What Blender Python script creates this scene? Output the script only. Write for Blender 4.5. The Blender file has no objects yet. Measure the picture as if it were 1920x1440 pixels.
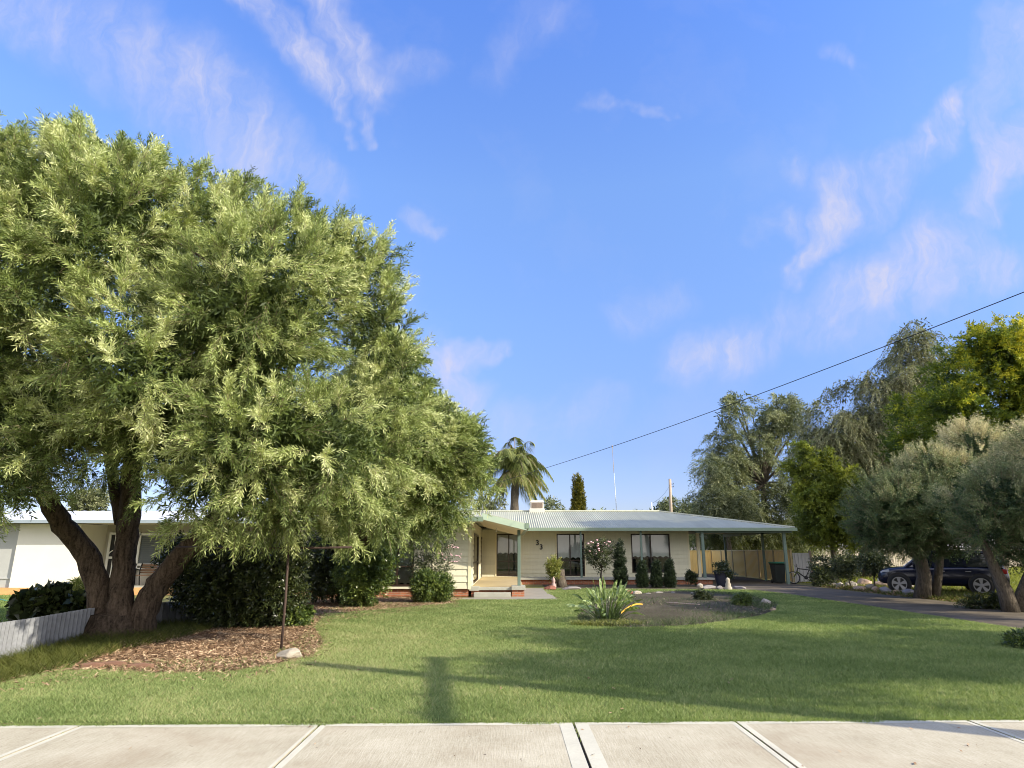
import bpy, bmesh, math, random
import numpy as np
from mathutils import Vector, Matrix
R = math.radians
scene = bpy.context.scene
C = scene.collection

# ------------------------------------------------------------------ camera
FPX, PITCH, YAW, EYE = 1215.0, math.atan(315/1215.0), -math.atan(-7/1215.0), 1.65
cam_d = bpy.data.cameras.new('camera'); cam = bpy.data.objects.new('camera', cam_d); C.objects.link(cam)
cam_d.sensor_fit = 'HORIZONTAL'; cam_d.sensor_width = 36.0; cam_d.lens = 36.0*FPX/1920
cam_d.clip_start = 0.1; cam_d.clip_end = 3000
cam.location = (0, 0, EYE)
cam.rotation_euler = (math.pi/2+PITCH, 0, -YAW)
scene.camera = cam

# ------------------------------------------------------------------ sun, sky, exposure
SUN_EL = R(30); SUN_DIR = np.array([0.89, -0.455]); SUN_DIR = SUN_DIR/np.linalg.norm(SUN_DIR)
sun_vec = Vector((SUN_DIR[0]*math.cos(SUN_EL), SUN_DIR[1]*math.cos(SUN_EL), math.sin(SUN_EL)))
sd = bpy.data.lights.new('sun', 'SUN'); sd.energy = 3.5; sd.angle = R(0.53); sd.color = (1.0, 0.90, 0.72)
so = bpy.data.objects.new('sun', sd); C.objects.link(so)
so.rotation_euler = sun_vec.to_track_quat('Z', 'Y').to_euler()
so.location = (30, -20, 40)
scene.view_settings.view_transform = 'Standard'; scene.view_settings.look = 'None'
scene.view_settings.exposure = 1.2; scene.view_settings.gamma = 1.0
scene.view_settings.use_curve_mapping = False
scene.cycles.filter_width = 1.0; scene.cycles.max_bounces = 7; scene.cycles.diffuse_bounces = 4; scene.cycles.glossy_bounces = 3
scene.cycles.transmission_bounces = 4; scene.cycles.transparent_max_bounces = 8
scene.cycles.caustics_reflective = False; scene.cycles.caustics_refractive = False

class NT:
    """small helper for node trees"""
    def __init__(s, tree): s.t = tree; s.n = tree.nodes; s.l = tree.links
    def new(s, kind, **kw):
        nd = s.n.new(kind)
        for k, v in kw.items(): setattr(nd, k, v)
        return nd
    def put(s, sock, v):
        if isinstance(v, bpy.types.NodeSocket): s.l.new(v, sock)
        elif v is not None: sock.default_value = v
    def math(s, op, a, b=None, c=None, clamp=False):
        nd = s.new('ShaderNodeMath', operation=op, use_clamp=clamp)
        s.put(nd.inputs[0], a); s.put(nd.inputs[1], b); s.put(nd.inputs[2], c)
        return nd.outputs[0]
    def vmath(s, op, a, b=None, scale=None):
        nd = s.new('ShaderNodeVectorMath', operation=op)
        s.put(nd.inputs[0], a); s.put(nd.inputs[1], b)
        if scale is not None: s.put(nd.inputs['Scale'], scale)
        return nd.outputs['Value'] if op in ('DOT_PRODUCT', 'LENGTH', 'DISTANCE') else nd.outputs['Vector']
    def noise(s, vec, scale, detail=4, rough=0.55, dist=0.0):
        nd = s.new('ShaderNodeTexNoise'); s.put(nd.inputs['Vector'], vec)
        nd.inputs['Scale'].default_value = scale; nd.inputs['Detail'].default_value = detail
        nd.inputs['Roughness'].default_value = rough; nd.inputs['Distortion'].default_value = dist
        return nd
    def mapping(s, vec, scale=(1,1,1), rot=(0,0,0), loc=(0,0,0)):
        nd = s.new('ShaderNodeMapping'); s.put(nd.inputs['Vector'], vec)
        nd.inputs['Scale'].default_value = scale; nd.inputs['Rotation'].default_value = rot; nd.inputs['Location'].default_value = loc
        return nd.outputs[0]
    def ramp(s, f, stops):
        nd = s.new('ShaderNodeValToRGB'); s.put(nd.inputs[0], f)
        el = nd.color_ramp.elements
        while len(el) > 1: el.remove(el[-1])
        for i, (p, c) in enumerate(stops):
            e = el[0] if i == 0 else el.new(p)
            e.position = p; e.color = (*c, 1) if len(c) == 3 else c
        return nd.outputs[0]
    def mix(s, f, a, b, blend='MIX'):
        nd = s.new('ShaderNodeMix', data_type='RGBA', blend_type=blend)
        s.put(nd.inputs[0], f)
        s.put(nd.inputs[6], (*a, 1) if isinstance(a, tuple) and len(a) == 3 else a)
        s.put(nd.inputs[7], (*b, 1) if isinstance(b, tuple) and len(b) == 3 else b)
        return nd.outputs[2]
    def maprange(s, v, a, b, c=0.0, d=1.0, smooth=False):
        nd = s.new('ShaderNodeMapRange'); nd.interpolation_type = 'SMOOTHSTEP' if smooth else 'LINEAR'
        s.put(nd.inputs[0], v)
        for i, x in zip((1, 2, 3, 4), (a, b, c, d)): s.put(nd.inputs[i], x)
        return nd.outputs[0]

# world: physical sky plus thin cirrus fixed by direction
w = bpy.data.worlds.new('World'); scene.world = w; w.use_nodes = True
W = NT(w.node_tree); W.n.clear()
sky = W.new('ShaderNodeTexSky', sky_type='NISHITA'); sky.sun_disc = False
sky.sun_elevation = SUN_EL; sky.sun_rotation = math.atan2(SUN_DIR[0], SUN_DIR[1])
sky.altitude = 100; sky.air_density = 1.0; sky.dust_density = 0.6; sky.ozone_density = 3.0
gen = W.new('ShaderNodeTexCoord').outputs['Generated']
sx, cx_ = math.sin(PITCH), math.cos(PITCH)
fw = W.vmath('DOT_PRODUCT', gen, (0.0, cx_, sx)); rt = W.vmath('DOT_PRODUCT', gen, (1.0, 0, 0)); up = W.vmath('DOT_PRODUCT', gen, (0, -sx, cx_))
fws = W.math('MAXIMUM', fw, 0.05)
S = W.math('DIVIDE', rt, fws); T = W.math('DIVIDE', up, fws)
comb = W.new('ShaderNodeCombineXYZ'); W.put(comb.inputs[0], S); W.put(comb.inputs[1], T)
warp = W.noise(comb.outputs[0], 3.2, 5, 0.6)
wv = W.vmath('SCALE', W.vmath('SUBTRACT', warp.outputs['Color'], (0.5, 0.5, 0.5)), scale=0.22)
ST = W.vmath('ADD', comb.outputs[0], wv)
def wisp(a, b, wa, wb, amp):
    """tapered capsule from pixel-direction a to b, widths in photo pixels"""
    A = np.array([(a[0]-960)/FPX, (720-a[1])/FPX]); B = np.array([(b[0]-960)/FPX, (720-b[1])/FPX]); d = B-A; L2 = float(d@d)
    pa = W.vmath('SUBTRACT', ST, (float(A[0]), float(A[1]), 0))
    h = W.math('DIVIDE', W.vmath('DOT_PRODUCT', pa, (float(d[0]), float(d[1]), 0)), L2, clamp=True)
    dist = W.vmath('LENGTH', W.vmath('SUBTRACT', pa, W.vmath('SCALE', (float(d[0]), float(d[1]), 0), scale=h)))
    wid = W.math('MULTIPLY_ADD', h, (wb-wa)/FPX, wa/FPX)
    q = W.math('SUBTRACT', 1.0, W.math('DIVIDE', dist, wid), clamp=True)
    q = W.maprange(q, 0.0, 0.85, 0.0, amp, True)
    return q
streaks = [
 ((20,-20),(330,150),130,140,.55), ((330,150),(480,310),140,100,.65), ((520,300),(640,380),70,60,.5), ((470,-20),(600,160),60,75,.9), ((600,160),(665,270),60,25,.75),
 ((600,-20),(680,150),50,70,.65), ((680,150),(708,270),70,22,.75), ((690,150),(800,120),70,60,.35), ((1100,190),(1240,203),40,18,.55), ((930,130),(1040,20),60,60,.18),
 ((1500,520),(1600,360),36,95,.85), ((1590,380),(1840,190),95,50,.95), ((1470,440),(1500,500),55,18,.5), ((1480,250),(1485,330),12,45,.4),
 ((1850,370),(1930,260),60,75,.85), ((1880,260),(1930,60),50,90,.6), ((1600,580),(1760,470),90,130,.75), ((1760,480),(1900,470),110,60,.6),
 ((1300,670),(1440,640),90,80,.55), ((1480,600),(1600,620),70,110,.5), ((830,660),(930,632),48,30,.8), ((830,660),(880,740),60,80,.6),
 ((770,435),(810,440),30,25,.45), ((1160,600),(1260,540),60,60,.22), ((960,800),(1150,780),90,60,.2), ((760,560),(720,640),60,60,.22), ((1560,80),(1620,90),40,30,.25)]
tot = None
for s_ in streaks:
    q = wisp(*s_)
    tot = q if tot is None else W.math('MAXIMUM', tot, q)
fib = W.noise(W.mapping(ST, scale=(9, 3.0, 1), rot=(0, 0, R(-28))), 1.8, 8, 0.66, 0.3)
soft = W.noise(ST, 5.0, 6, 0.6)
fibv = W.maprange(fib.outputs[0], .32, .70, .2, 1.1); sov = W.maprange(soft.outputs[0], .24, .64, .4, 1.15)
fine_ = W.noise(W.mapping(ST, scale=(40, 7.0, 1), rot=(0, 0, R(-30))), 1.5, 5, 0.6, 0.2)
cl = W.math('MULTIPLY', W.math('MULTIPLY', W.math('MULTIPLY', tot, fibv), sov), W.maprange(fine_.outputs[0], .3, .7, .65, 1.2))
veil = W.maprange(soft.outputs[0], .5, .85, 0, .16)
cl = W.math('ADD', W.math('MULTIPLY', cl, 1.3), veil, clamp=True)
cl = W.math('MULTIPLY', cl, W.maprange(fw, 0.1, 0.35))
fill_cloud = W.math('MULTIPLY', W.maprange(fw, .15, -.45, 0, .75), W.maprange(W.noise(gen, 2.2, 5, .6).outputs[0], .35, .6, .5, 1.0))   # unseen bright cloud added behind the camera to fill the shade
cl = W.math('MINIMUM', W.math('MULTIPLY', cl, .86), .85)
elev = W.new('ShaderNodeSeparateXYZ'); W.put(elev.inputs[0], gen)
skyc = W.mix(1.0, sky.outputs[0], W.ramp(elev.outputs[2], [(0, (.50, .47, .62)), (.146, (.54, .53, .71)), (.345, (.76, .80, .98)), (.515, (.91, .99, 1.19)), (.70, (.775, .97, 1.43)), (.9, (.74, .95, 1.5))]), 'MULTIPLY')
skym = W.mix(cl, skyc, (2.45, 2.45, 3.15))
skym = W.mix(fill_cloud, skym, (8.6, 8.0, 7.2))
bg = W.new('ShaderNodeBackground'); W.put(bg.inputs[0], skym); bg.inputs[1].default_value = 0.125
W.l.new(bg.outputs[0], W.new('ShaderNodeOutputWorld').inputs[0])

# ------------------------------------------------------------------ pixel <-> place
def ray(px, py):
    u, v = (px-960)/FPX, (720-py)/FPX
    d = np.array([u, math.cos(PITCH)-v*math.sin(PITCH), math.sin(PITCH)+v*math.cos(PITCH)])
    c, s = math.cos(YAW), math.sin(YAW)
    return np.array([d[0]*c+d[1]*s, -d[0]*s+d[1]*c, d[2]])
def G(px, py, z=0.0):
    d = ray(px, py); t = (z-EYE)/d[2]; return np.array([0, 0, EYE])+d*t
def PY(px, py, Y):
    d = ray(px, py); return np.array([0, 0, EYE])+d*(Y/d[1])
def G2(px, py): return tuple(G(px, py)[:2])

# ------------------------------------------------------------------ materials
def mat(name, build):
    m = bpy.data.materials.new(name); m.use_nodes = True; t = NT(m.node_tree)
    b = t.n['Principled BSDF']; build(t, b); return m
def pos(t): return t.new('ShaderNodeNewGeometry').outputs['Position']
def objc(t): return t.new('ShaderNodeTexCoord').outputs['Object']
def bump(t, b, h, strength=.4, dist=.02):
    nd = t.new('ShaderNodeBump'); nd.inputs['Strength'].default_value = strength; nd.inputs['Distance'].default_value = dist
    t.put(nd.inputs['Height'], h); t.l.new(nd.outputs[0], b.inputs['Normal'])
def plain(name, c, rough=.6, var=.18, scale=3.0, metal=0.0, bumps=0.0, spec=.4, fine=60.0):
    def f(t, b):
        p = objc(t); n = t.noise(p, scale, 5, .6).outputs[0]; n2 = t.noise(p, fine, 3, .6).outputs[0]
        f_ = t.math('ADD', t.math('MULTIPLY', n, .65), t.math('MULTIPLY', n2, .35))
        lo = tuple(x*(1-var) for x in c); hi = tuple(min(1, x*(1+var)) for x in c)
        t.put(b.inputs['Base Color'], t.ramp(f_, [(.3, lo), (.7, hi)]))
        b.inputs['Roughness'].default_value = rough; b.inputs['Metallic'].default_value = metal
        b.inputs['Specular IOR Level'].default_value = spec
        if bumps: bump(t, b, n2, bumps, .01)
    return mat(name, f)
def leafmat(name, stops, trans=.35, rough=.5, spec=.35, clump=.0):
    """per-leaf colour from the face attribute 'tint'; some light passes through the blade"""
    m = bpy.data.materials.new(name); m.use_nodes = True; t = NT(m.node_tree); b = t.n['Principled BSDF']
    at = t.new('ShaderNodeAttribute', attribute_name='tint'); v = at.outputs['Fac']
    n = t.noise(pos(t), 1.1, 3, .6).outputs[0]
    v = t.math('ADD', v, t.math('MULTIPLY', t.math('SUBTRACT', n, .5), .7))
    c = t.ramp(v, stops)
    t.put(b.inputs['Base Color'], c); b.inputs['Roughness'].default_value = rough; b.inputs['Specular IOR Level'].default_value = spec
    tr = t.new('ShaderNodeBsdfTranslucent'); t.put(tr.inputs[0], t.mix(1.0, c, (1.0, 1.0, .55), 'MULTIPLY'))
    mx = t.new('ShaderNodeMixShader'); mx.inputs[0].default_value = trans
    t.l.new(b.outputs[0], mx.inputs[1]); t.l.new(tr.outputs[0], mx.inputs[2]); t.l.new(mx.outputs[0], t.n['Material Output'].inputs[0])
    return m
def brick_mat(name, c1, c2, mortar, axis='x'):
    def f(t, b):
        p = pos(t); sp = t.new('ShaderNodeSeparateXYZ'); t.put(sp.inputs[0], p)
        cb = t.new('ShaderNodeCombineXYZ'); t.put(cb.inputs[0], sp.outputs[0] if axis == 'x' else sp.outputs[1]); t.put(cb.inputs[1], sp.outputs[2])
        br = t.new('ShaderNodeTexBrick'); t.put(br.inputs['Vector'], cb.outputs[0])
        br.inputs['Color1'].default_value = (*c1, 1); br.inputs['Color2'].default_value = (*c2, 1); br.inputs['Mortar'].default_value = (*mortar, 1)
        br.inputs['Scale'].default_value = 1.0; br.inputs['Brick Width'].default_value = .24; br.inputs['Row Height'].default_value = .086; br.inputs['Mortar Size'].default_value = .008
        n = t.noise(p, 9, 4).outputs[0]
        t.put(b.inputs['Base Color'], t.mix(.35, br.outputs[0], t.ramp(n, [(.3, (.25,.25,.25)), (.7, (1,1,1))]), 'MULTIPLY'))
        b.inputs['Roughness'].default_value = .85; bump(t, b, t.math('SUBTRACT', 1.0, br.outputs['Fac']), .5, .01)
    return mat(name, f)
def glass_mat(name, tint=(.02,.025,.03)):
    m = bpy.data.materials.new(name); m.use_nodes = True; t = NT(m.node_tree); t.n.remove(t.n['Principled BSDF'])
    fr = t.new('ShaderNodeFresnel'); fr.inputs[0].default_value = 1.5
    tr = t.new('ShaderNodeBsdfTransparent'); tr.inputs[0].default_value = (.82,.86,.86,1)
    gl = t.new('ShaderNodeBsdfGlossy'); gl.inputs['Roughness'].default_value = .03
    mx = t.new('ShaderNodeMixShader'); t.put(mx.inputs[0], t.math('MULTIPLY_ADD', fr.outputs[0], 1.0, .05, clamp=True))
    t.l.new(tr.outputs[0], mx.inputs[1]); t.l.new(gl.outputs[0], mx.inputs[2]); t.l.new(mx.outputs[0], t.n['Material Output'].inputs[0])
    return m

def board_paint(name, c):
    def f(t, b):
        p = pos(t); sp = t.new('ShaderNodeSeparateXYZ'); t.put(sp.inputs[0], p)
        row = t.math('FLOOR', t.math('DIVIDE', sp.outputs[2], .24))
        wn = t.new('ShaderNodeTexWhiteNoise', noise_dimensions='1D'); t.put(wn.inputs['W'], row)
        st = t.noise(t.mapping(p, scale=(6, 6, .6)), 1.5, 5, .65).outputs[0]
        f_ = t.math('ADD', t.math('MULTIPLY', wn.outputs[0], .3), t.math('MULTIPLY', st, .7))
        t.put(b.inputs['Base Color'], t.ramp(f_, [(.25, tuple(x*.86 for x in c)), (.75, tuple(min(1, x*1.05) for x in c))]))
        b.inputs['Roughness'].default_value = .5; b.inputs['Specular IOR Level'].default_value = .3
    return mat(name, f)
def bark_mat(name, dark, light, sc=1.0):
    def f(t, b):
        p = objc(t)
        v = t.noise(t.mapping(p, scale=(9*sc, 9*sc, 1.8*sc)), 1.6, 8, .68, .8).outputs[0]; n2 = t.noise(p, 24*sc, 5, .7).outputs[0]
        f_ = t.math('ADD', t.math('MULTIPLY', v, .7), t.math('MULTIPLY', n2, .3))
        t.put(b.inputs['Base Color'], t.ramp(f_, [(.36, dark), (.5, tuple((a+c)/2 for a, c in zip(dark, light))), (.66, light)]))
        b.inputs['Roughness'].default_value = .95; b.inputs['Specular IOR Level'].default_value = .1; bump(t, b, f_, 1.0, .09)
    return mat(name, f)
def roof_mat(name, c):
    def f(t, b):
        p = pos(t)
        st = t.noise(t.mapping(p, scale=(2.5, .25, .25)), 1.4, 5, .6).outputs[0]; n = t.noise(p, .7, 4).outputs[0]
        sp = t.new('ShaderNodeSeparateXYZ'); t.put(sp.inputs[0], p)
        sh = t.math('FLOOR', t.math('DIVIDE', sp.outputs[0], .84)); wn = t.new('ShaderNodeTexWhiteNoise', noise_dimensions='1D'); t.put(wn.inputs['W'], sh)
        f_ = t.math('ADD', t.math('MULTIPLY', st, .45), t.math('ADD', t.math('MULTIPLY', n, .35), t.math('MULTIPLY', wn.outputs[0], .2)))
        t.put(b.inputs['Base Color'], t.ramp(f_, [(.25, tuple(x*.78 for x in c)), (.7, tuple(min(1, x*1.08) for x in c))]))
        b.inputs['Roughness'].default_value = .6; b.inputs['Specular IOR Level'].default_value = .3
    return mat(name, f)

M = {}
M['cream'] = board_paint('cream_weatherboard', (.665, .645, .49))
M['cream_trim'] = plain('cream_trim', (.72, .66, .46), .5, .06)
M['soffit'] = plain('soffit', (.60, .55, .42), .7, .06)
M['roof'] = roof_mat('pale_green_roof', (.43, .44, .345))
M['green'] = plain('green_gutter', (.20, .27, .20), .4, .08)
M['lightgreen'] = plain('light_green_fascia', (.42, .52, .40), .45, .06)
M['post'] = plain('post_green', (.13, .185, .155), .5, .12)
M['brick'] = brick_mat('orange_brick', (.44, .16, .075), (.34, .115, .06), (.34, .28, .22))
M['bricky'] = brick_mat('orange_brick_side', (.44, .16, .075), (.34, .115, .06), (.34, .28, .22), 'y')
M['frame'] = plain('brown_aluminium', (.035, .022, .016), .4, .1)
M['glass'] = glass_mat('window_glass')
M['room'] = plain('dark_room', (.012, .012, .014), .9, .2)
M['blind'] = plain('window_blind', (.78, .79, .76), .8, .05)
M['lace'] = plain('bed_cover', (.40, .43, .46), .9, .2, 8)
M['concrete'] = plain('old_concrete', (.27, .25, .20), .9, .2, 2.0, bumps=.2)
M['step'] = plain('step_concrete', (.36, .36, .31), .85, .2, 3.0, bumps=.2)
M['floor'] = plain('porch_floor', (.45, .36, .20), .8, .15, 2.0)
M['black'] = plain('black_metal', (.012, .012, .013), .45, .1)
M['white'] = plain('white_paint', (.78, .77, .74), .5, .05)
M['offwhite'] = plain('white_render', (.80, .77, .68), .7, .05, 1.2)
M['grey_panel'] = plain('grey_panel', (.42, .43, .42), .6, .08)
M['silver_roof'] = plain('silver_roof', (.72, .73, .74), .35, .08)
M['gutter_blue'] = plain('grey_blue_gutter', (.30, .36, .40), .4, .08)
M['colorbond'] = plain('beige_steel', (.85, .63, .25), .45, .07, .8)
M['colorpost'] = plain('beige_post', (.36, .28, .15), .5, .08)
M['shed'] = plain('shed_cream', (.55, .49, .38), .5, .06)
M['shed_roof'] = plain('shed_roof', (.74, .71, .66), .5, .06)
M['steel'] = plain('galvanised_steel', (.22, .23, .25), .5, .3, 1.8, metal=.3, fine=14)
M['rust'] = plain('rusty_steel', (.060, .038, .030), .8, .35, 6)
M['stone'] = plain('pale_stone', (.37, .33, .265), .9, .25, 5, bumps=.5)
M['sand'] = plain('sandstone', (.42, .30, .21), .9, .35, 4, bumps=.6)
M['redrock'] = plain('red_rock', (.24, .10, .065), .9, .35, 5, bumps=.6)
M['greyrock'] = plain('grey_rock', (.22, .20, .19), .9, .3, 5, bumps=.6)
M['wood'] = plain('weathered_wood', (.20, .155, .12), .9, .35, 6, bumps=.4)
M['slat'] = plain('timber_slat', (.24, .13, .07), .6, .2, 6)
M['terracotta'] = plain('terracotta_edging', (.20, .11, .072), .85, .25, 5, bumps=.3)
M['bark'] = bark_mat('dark_bark', (.024, .018, .013), (.19, .14, .10))
M['bark_grey'] = bark_mat('grey_bark', (.045, .038, .030), (.20, .17, .135), 1.6)
M['twig'] = plain('twig', (.21, .165, .11), .9, .3)
M['navy'] = plain('navy_glaze', (.022, .026, .045), .35, .2, 8)
M['pole'] = plain('weathered_pole', (.38, .31, .24), .9, .2, 3)
M['wire'] = plain('cable', (.02, .02, .022), .6, .1)
M['bin_green'] = plain('bin_lid', (.03, .17, .09), .45, .1)
M['bin'] = plain('bin_body', (.012, .016, .014), .5, .15)
M['tyre'] = plain('tyre_rubber', (.012, .012, .012), .8, .2)
M['lime'] = plain('lime_paint', (.30, .55, .03), .35, .05)
M['alloy'] = plain('alloy', (.30, .30, .31), .4, .05, metal=.6)
M['carpaint'] = mat('navy_car_paint', lambda t, b: (b.inputs['Base Color'].__setattr__('default_value', (.004, .006, .020, 1)), b.inputs['Roughness'].__setattr__('default_value', .25), b.inputs['Coat Weight'].__setattr__('default_value', .3)))
M['carglass'] = mat('car_glass', lambda t, b: (b.inputs['Base Color'].__setattr__('default_value', (.012, .015, .018, 1)), b.inputs['Roughness'].__setattr__('default_value', .05), b.inputs['Specular IOR Level'].__setattr__('default_value', .8)))
M['lamp'] = plain('headlamp', (.45, .46, .48), .15, .05)
M['redlamp'] = plain('tail_lamp', (.25, .01, .01), .2, .05)
M['teal'] = plain('green_hose', (.05, .30, .22), .5, .1)
M['louvre'] = plain('grey_louvre', (.16, .18, .19), .5, .1)
M['wicker'] = plain('cooler_pad', (.26, .20, .16), .9, .3, 20)
M['flower'] = plain('pink_flower', (.78, .48, .52), .7, .2, 30)
M['fwhite'] = plain('white_flower', (.80, .74, .72), .7, .1, 30)
M['purple'] = plain('purple_flower', (.22, .16, .42), .7, .2, 30)

# ------------------------------------------------------------------ mesh helpers
ORG = {}
class MB:
    def __init__(s): s.v = []; s.f = []
    def quad(s, a, b, c, d):
        n = len(s.v); s.v += [tuple(a), tuple(b), tuple(c), tuple(d)]; s.f.append((n, n+1, n+2, n+3)); return s
    def poly(s, pts):
        n = len(s.v); s.v += [tuple(p) for p in pts]; s.f.append(tuple(range(n, n+len(pts)))); return s
    def box(s, x0, x1, y0, y1, z0, z1):
        n = len(s.v)
        s.v += [(x0,y0,z0),(x1,y0,z0),(x1,y1,z0),(x0,y1,z0),(x0,y0,z1),(x1,y0,z1),(x1,y1,z1),(x0,y1,z1)]
        for f in ((3,2,1,0),(4,5,6,7),(0,1,5,4),(1,2,6,5),(2,3,7,6),(3,0,4,7)): s.f.append(tuple(n+i for i in f))
        return s
    def bar(s, a, b, w, h, up=(0,0,1)):
        """rectangular bar from a to b; w across, h along 'up'"""
        a, b = Vector(a), Vector(b); d = (b-a).normalized(); u = Vector(up)
        x = d.cross(u)
        if x.length < 1e-4: x = d.cross(Vector((0,1,0)))
        x.normalize(); u = x.cross(d).normalized(); n = len(s.v)
        for p in (a, b):
            for i, j in ((-1,-1),(1,-1),(1,1),(-1,1)): s.v.append(tuple(p + x*(i*w/2) + u*(j*h/2)))
        for f in ((0,1,2,3),(7,6,5,4),(0,4,5,1),(1,5,6,2),(2,6,7,3),(3,7,4,0)): s.f.append(tuple(n+i for i in f))
        return s
    def tube(s, pts, rad, n=8, cap=True, wob=0.0, rng=None):
        pts = [Vector(p) for p in pts]; k = len(pts)
        if not hasattr(rad, '__len__'): rad = [rad]*k
        base = len(s.v); x = None
        for i, p in enumerate(pts):
            d = (pts[min(i+1, k-1)]-pts[max(i-1, 0)]).normalized()
            if x is None:
                x = d.cross(Vector((0,0,1)));  x = x if x.length > 1e-3 else d.cross(Vector((0,1,0)))
            x = (x - d*x.dot(d)).normalized(); y = d.cross(x)
            for j in range(n):
                a = 2*math.pi*j/n; r = rad[i]
                if wob and rng is not None: r *= 1+wob*(math.sin(3*a+i*.35)*.5+rng.uniform(-.5,.5))
                s.v.append(tuple(p + (x*math.cos(a)+y*math.sin(a))*r))
        for i in range(k-1):
            for j in range(n):
                a = base+i*n+j; b = base+i*n+(j+1) % n; s.f.append((a, b, b+n, a+n))
        if cap:
            s.f.append(tuple(base+j for j in reversed(range(n)))); s.f.append(tuple(base+(k-1)*n+j for j in range(n)))
        return s
    def lathe(s, prof, center=(0,0,0), axis='z', n=20):
        base = len(s.v); k = len(prof); c = center
        for r, h in prof:
            for j in range(n):
                a = 2*math.pi*j/n; p, q = r*math.cos(a), r*math.sin(a)
                s.v.append({'z': (c[0]+p, c[1]+q, c[2]+h), 'y': (c[0]+p, c[1]+h, c[2]+q), 'x': (c[0]+h, c[1]+p, c[2]+q)}[axis])
        for i in range(k-1):
            for j in range(n):
                a = base+i*n+j; b = base+i*n+(j+1) % n; s.f.append((a, b, b+n, a+n))
        return s
    def loft(s, secs, close=True, cap=False):
        base = len(s.v); m = len(secs[0])
        for q in secs: s.v += [tuple(p) for p in q]
        for i in range(len(secs)-1):
            for j in range(m if close else m-1):
                a = base+i*m+j; b = base+i*m+(j+1) % m; s.f.append((a, b, b+m, a+m))
        if cap:
            s.f.append(tuple(base+j for j in reversed(range(m)))); s.f.append(tuple(base+(len(secs)-1)*m+j for j in range(m)))
        return s
    def build(s, name, m, parent=None, loc=None, smooth=False, bevel=0.0, local=False, fix=True):
        me = bpy.data.meshes.new(name)
        o_ = np.zeros(3)
        if parent is not None and not local: o_ = np.array(ORG.get(parent.name, (0,0,0)), float)
        elif loc is not None: o_ = np.array(loc, float)
        vv = (np.array(s.v, float)-o_).tolist()
        me.from_pydata(vv, [], s.f)
        if fix:
            b = bmesh.new(); b.from_mesh(me); bmesh.ops.recalc_face_normals(b, faces=b.faces); b.to_mesh(me); b.free()
        me.materials.append(M[m] if isinstance(m, str) else m)
        ob = bpy.data.objects.new(name, me); C.objects.link(ob)
        if smooth:
            for p in me.polygons: p.use_smooth = True
        if parent is not None: ob.parent = parent; ORG[ob.name] = tuple(o_)
        elif loc is not None: ob.location = loc; ORG[ob.name] = tuple(o_)
        if bevel:
            bv = ob.modifiers.new('bevel', 'BEVEL'); bv.width = bevel; bv.segments = 2; bv.limit_method = 'ANGLE'; bv.angle_limit = R(40)
        return ob
def tag(o, label=None, cat=None, group=None, kind=None):
    if label: o['label'] = label
    if cat: o['category'] = cat
    if group: o['group'] = group
    if kind: o['kind'] = kind
    return o
def thing(name, label, cat, loc=(0,0,0), group=None):
    o = bpy.data.objects.new(name, None); C.objects.link(o); o.location = tuple(float(x) for x in loc); o.empty_display_size = .2
    ORG[o.name] = tuple(float(x) for x in loc)
    return tag(o, label, cat, group)
def copy_tree(o, parent=None):
    c = o.copy(); C.objects.link(c)
    if parent is not None: c.parent = parent
    for ch in o.children: copy_tree(ch, c)
    return c

# quads from numpy: V (n,4,3) plus one tint per face
def quads(name, V, tint, m, parent=None, loc=None, tri=False):
    k = 3 if tri else 4; n = len(V)
    o_ = np.array(ORG.get(parent.name, (0,0,0)) if parent is not None else (loc if loc is not None else (0,0,0)), float)
    me = bpy.data.meshes.new(name)
    me.vertices.add(n*k); me.loops.add(n*k); me.polygons.add(n)
    me.vertices.foreach_set('co', (V-o_).astype(np.float32).ravel())
    me.loops.foreach_set('vertex_index', np.arange(n*k, dtype=np.int32))
    me.polygons.foreach_set('loop_start', np.arange(0, n*k, k, dtype=np.int32))
    a = me.attributes.new('tint', 'FLOAT', 'FACE'); a.data.foreach_set('value', np.asarray(tint, np.float32).ravel())
    me.update(calc_edges=True); me.materials.append(m)
    ob = bpy.data.objects.new(name, me); C.objects.link(ob)
    if parent is not None: ob.parent = parent; ORG[ob.name] = tuple(o_)
    elif loc is not None: ob.location = tuple(float(x) for x in loc)
    return ob
def norm(a): return a/np.maximum(np.linalg.norm(a, axis=-1, keepdims=True), 1e-9)
def rdirs(rng, n): return norm(rng.normal(size=(n, 3)))

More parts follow.
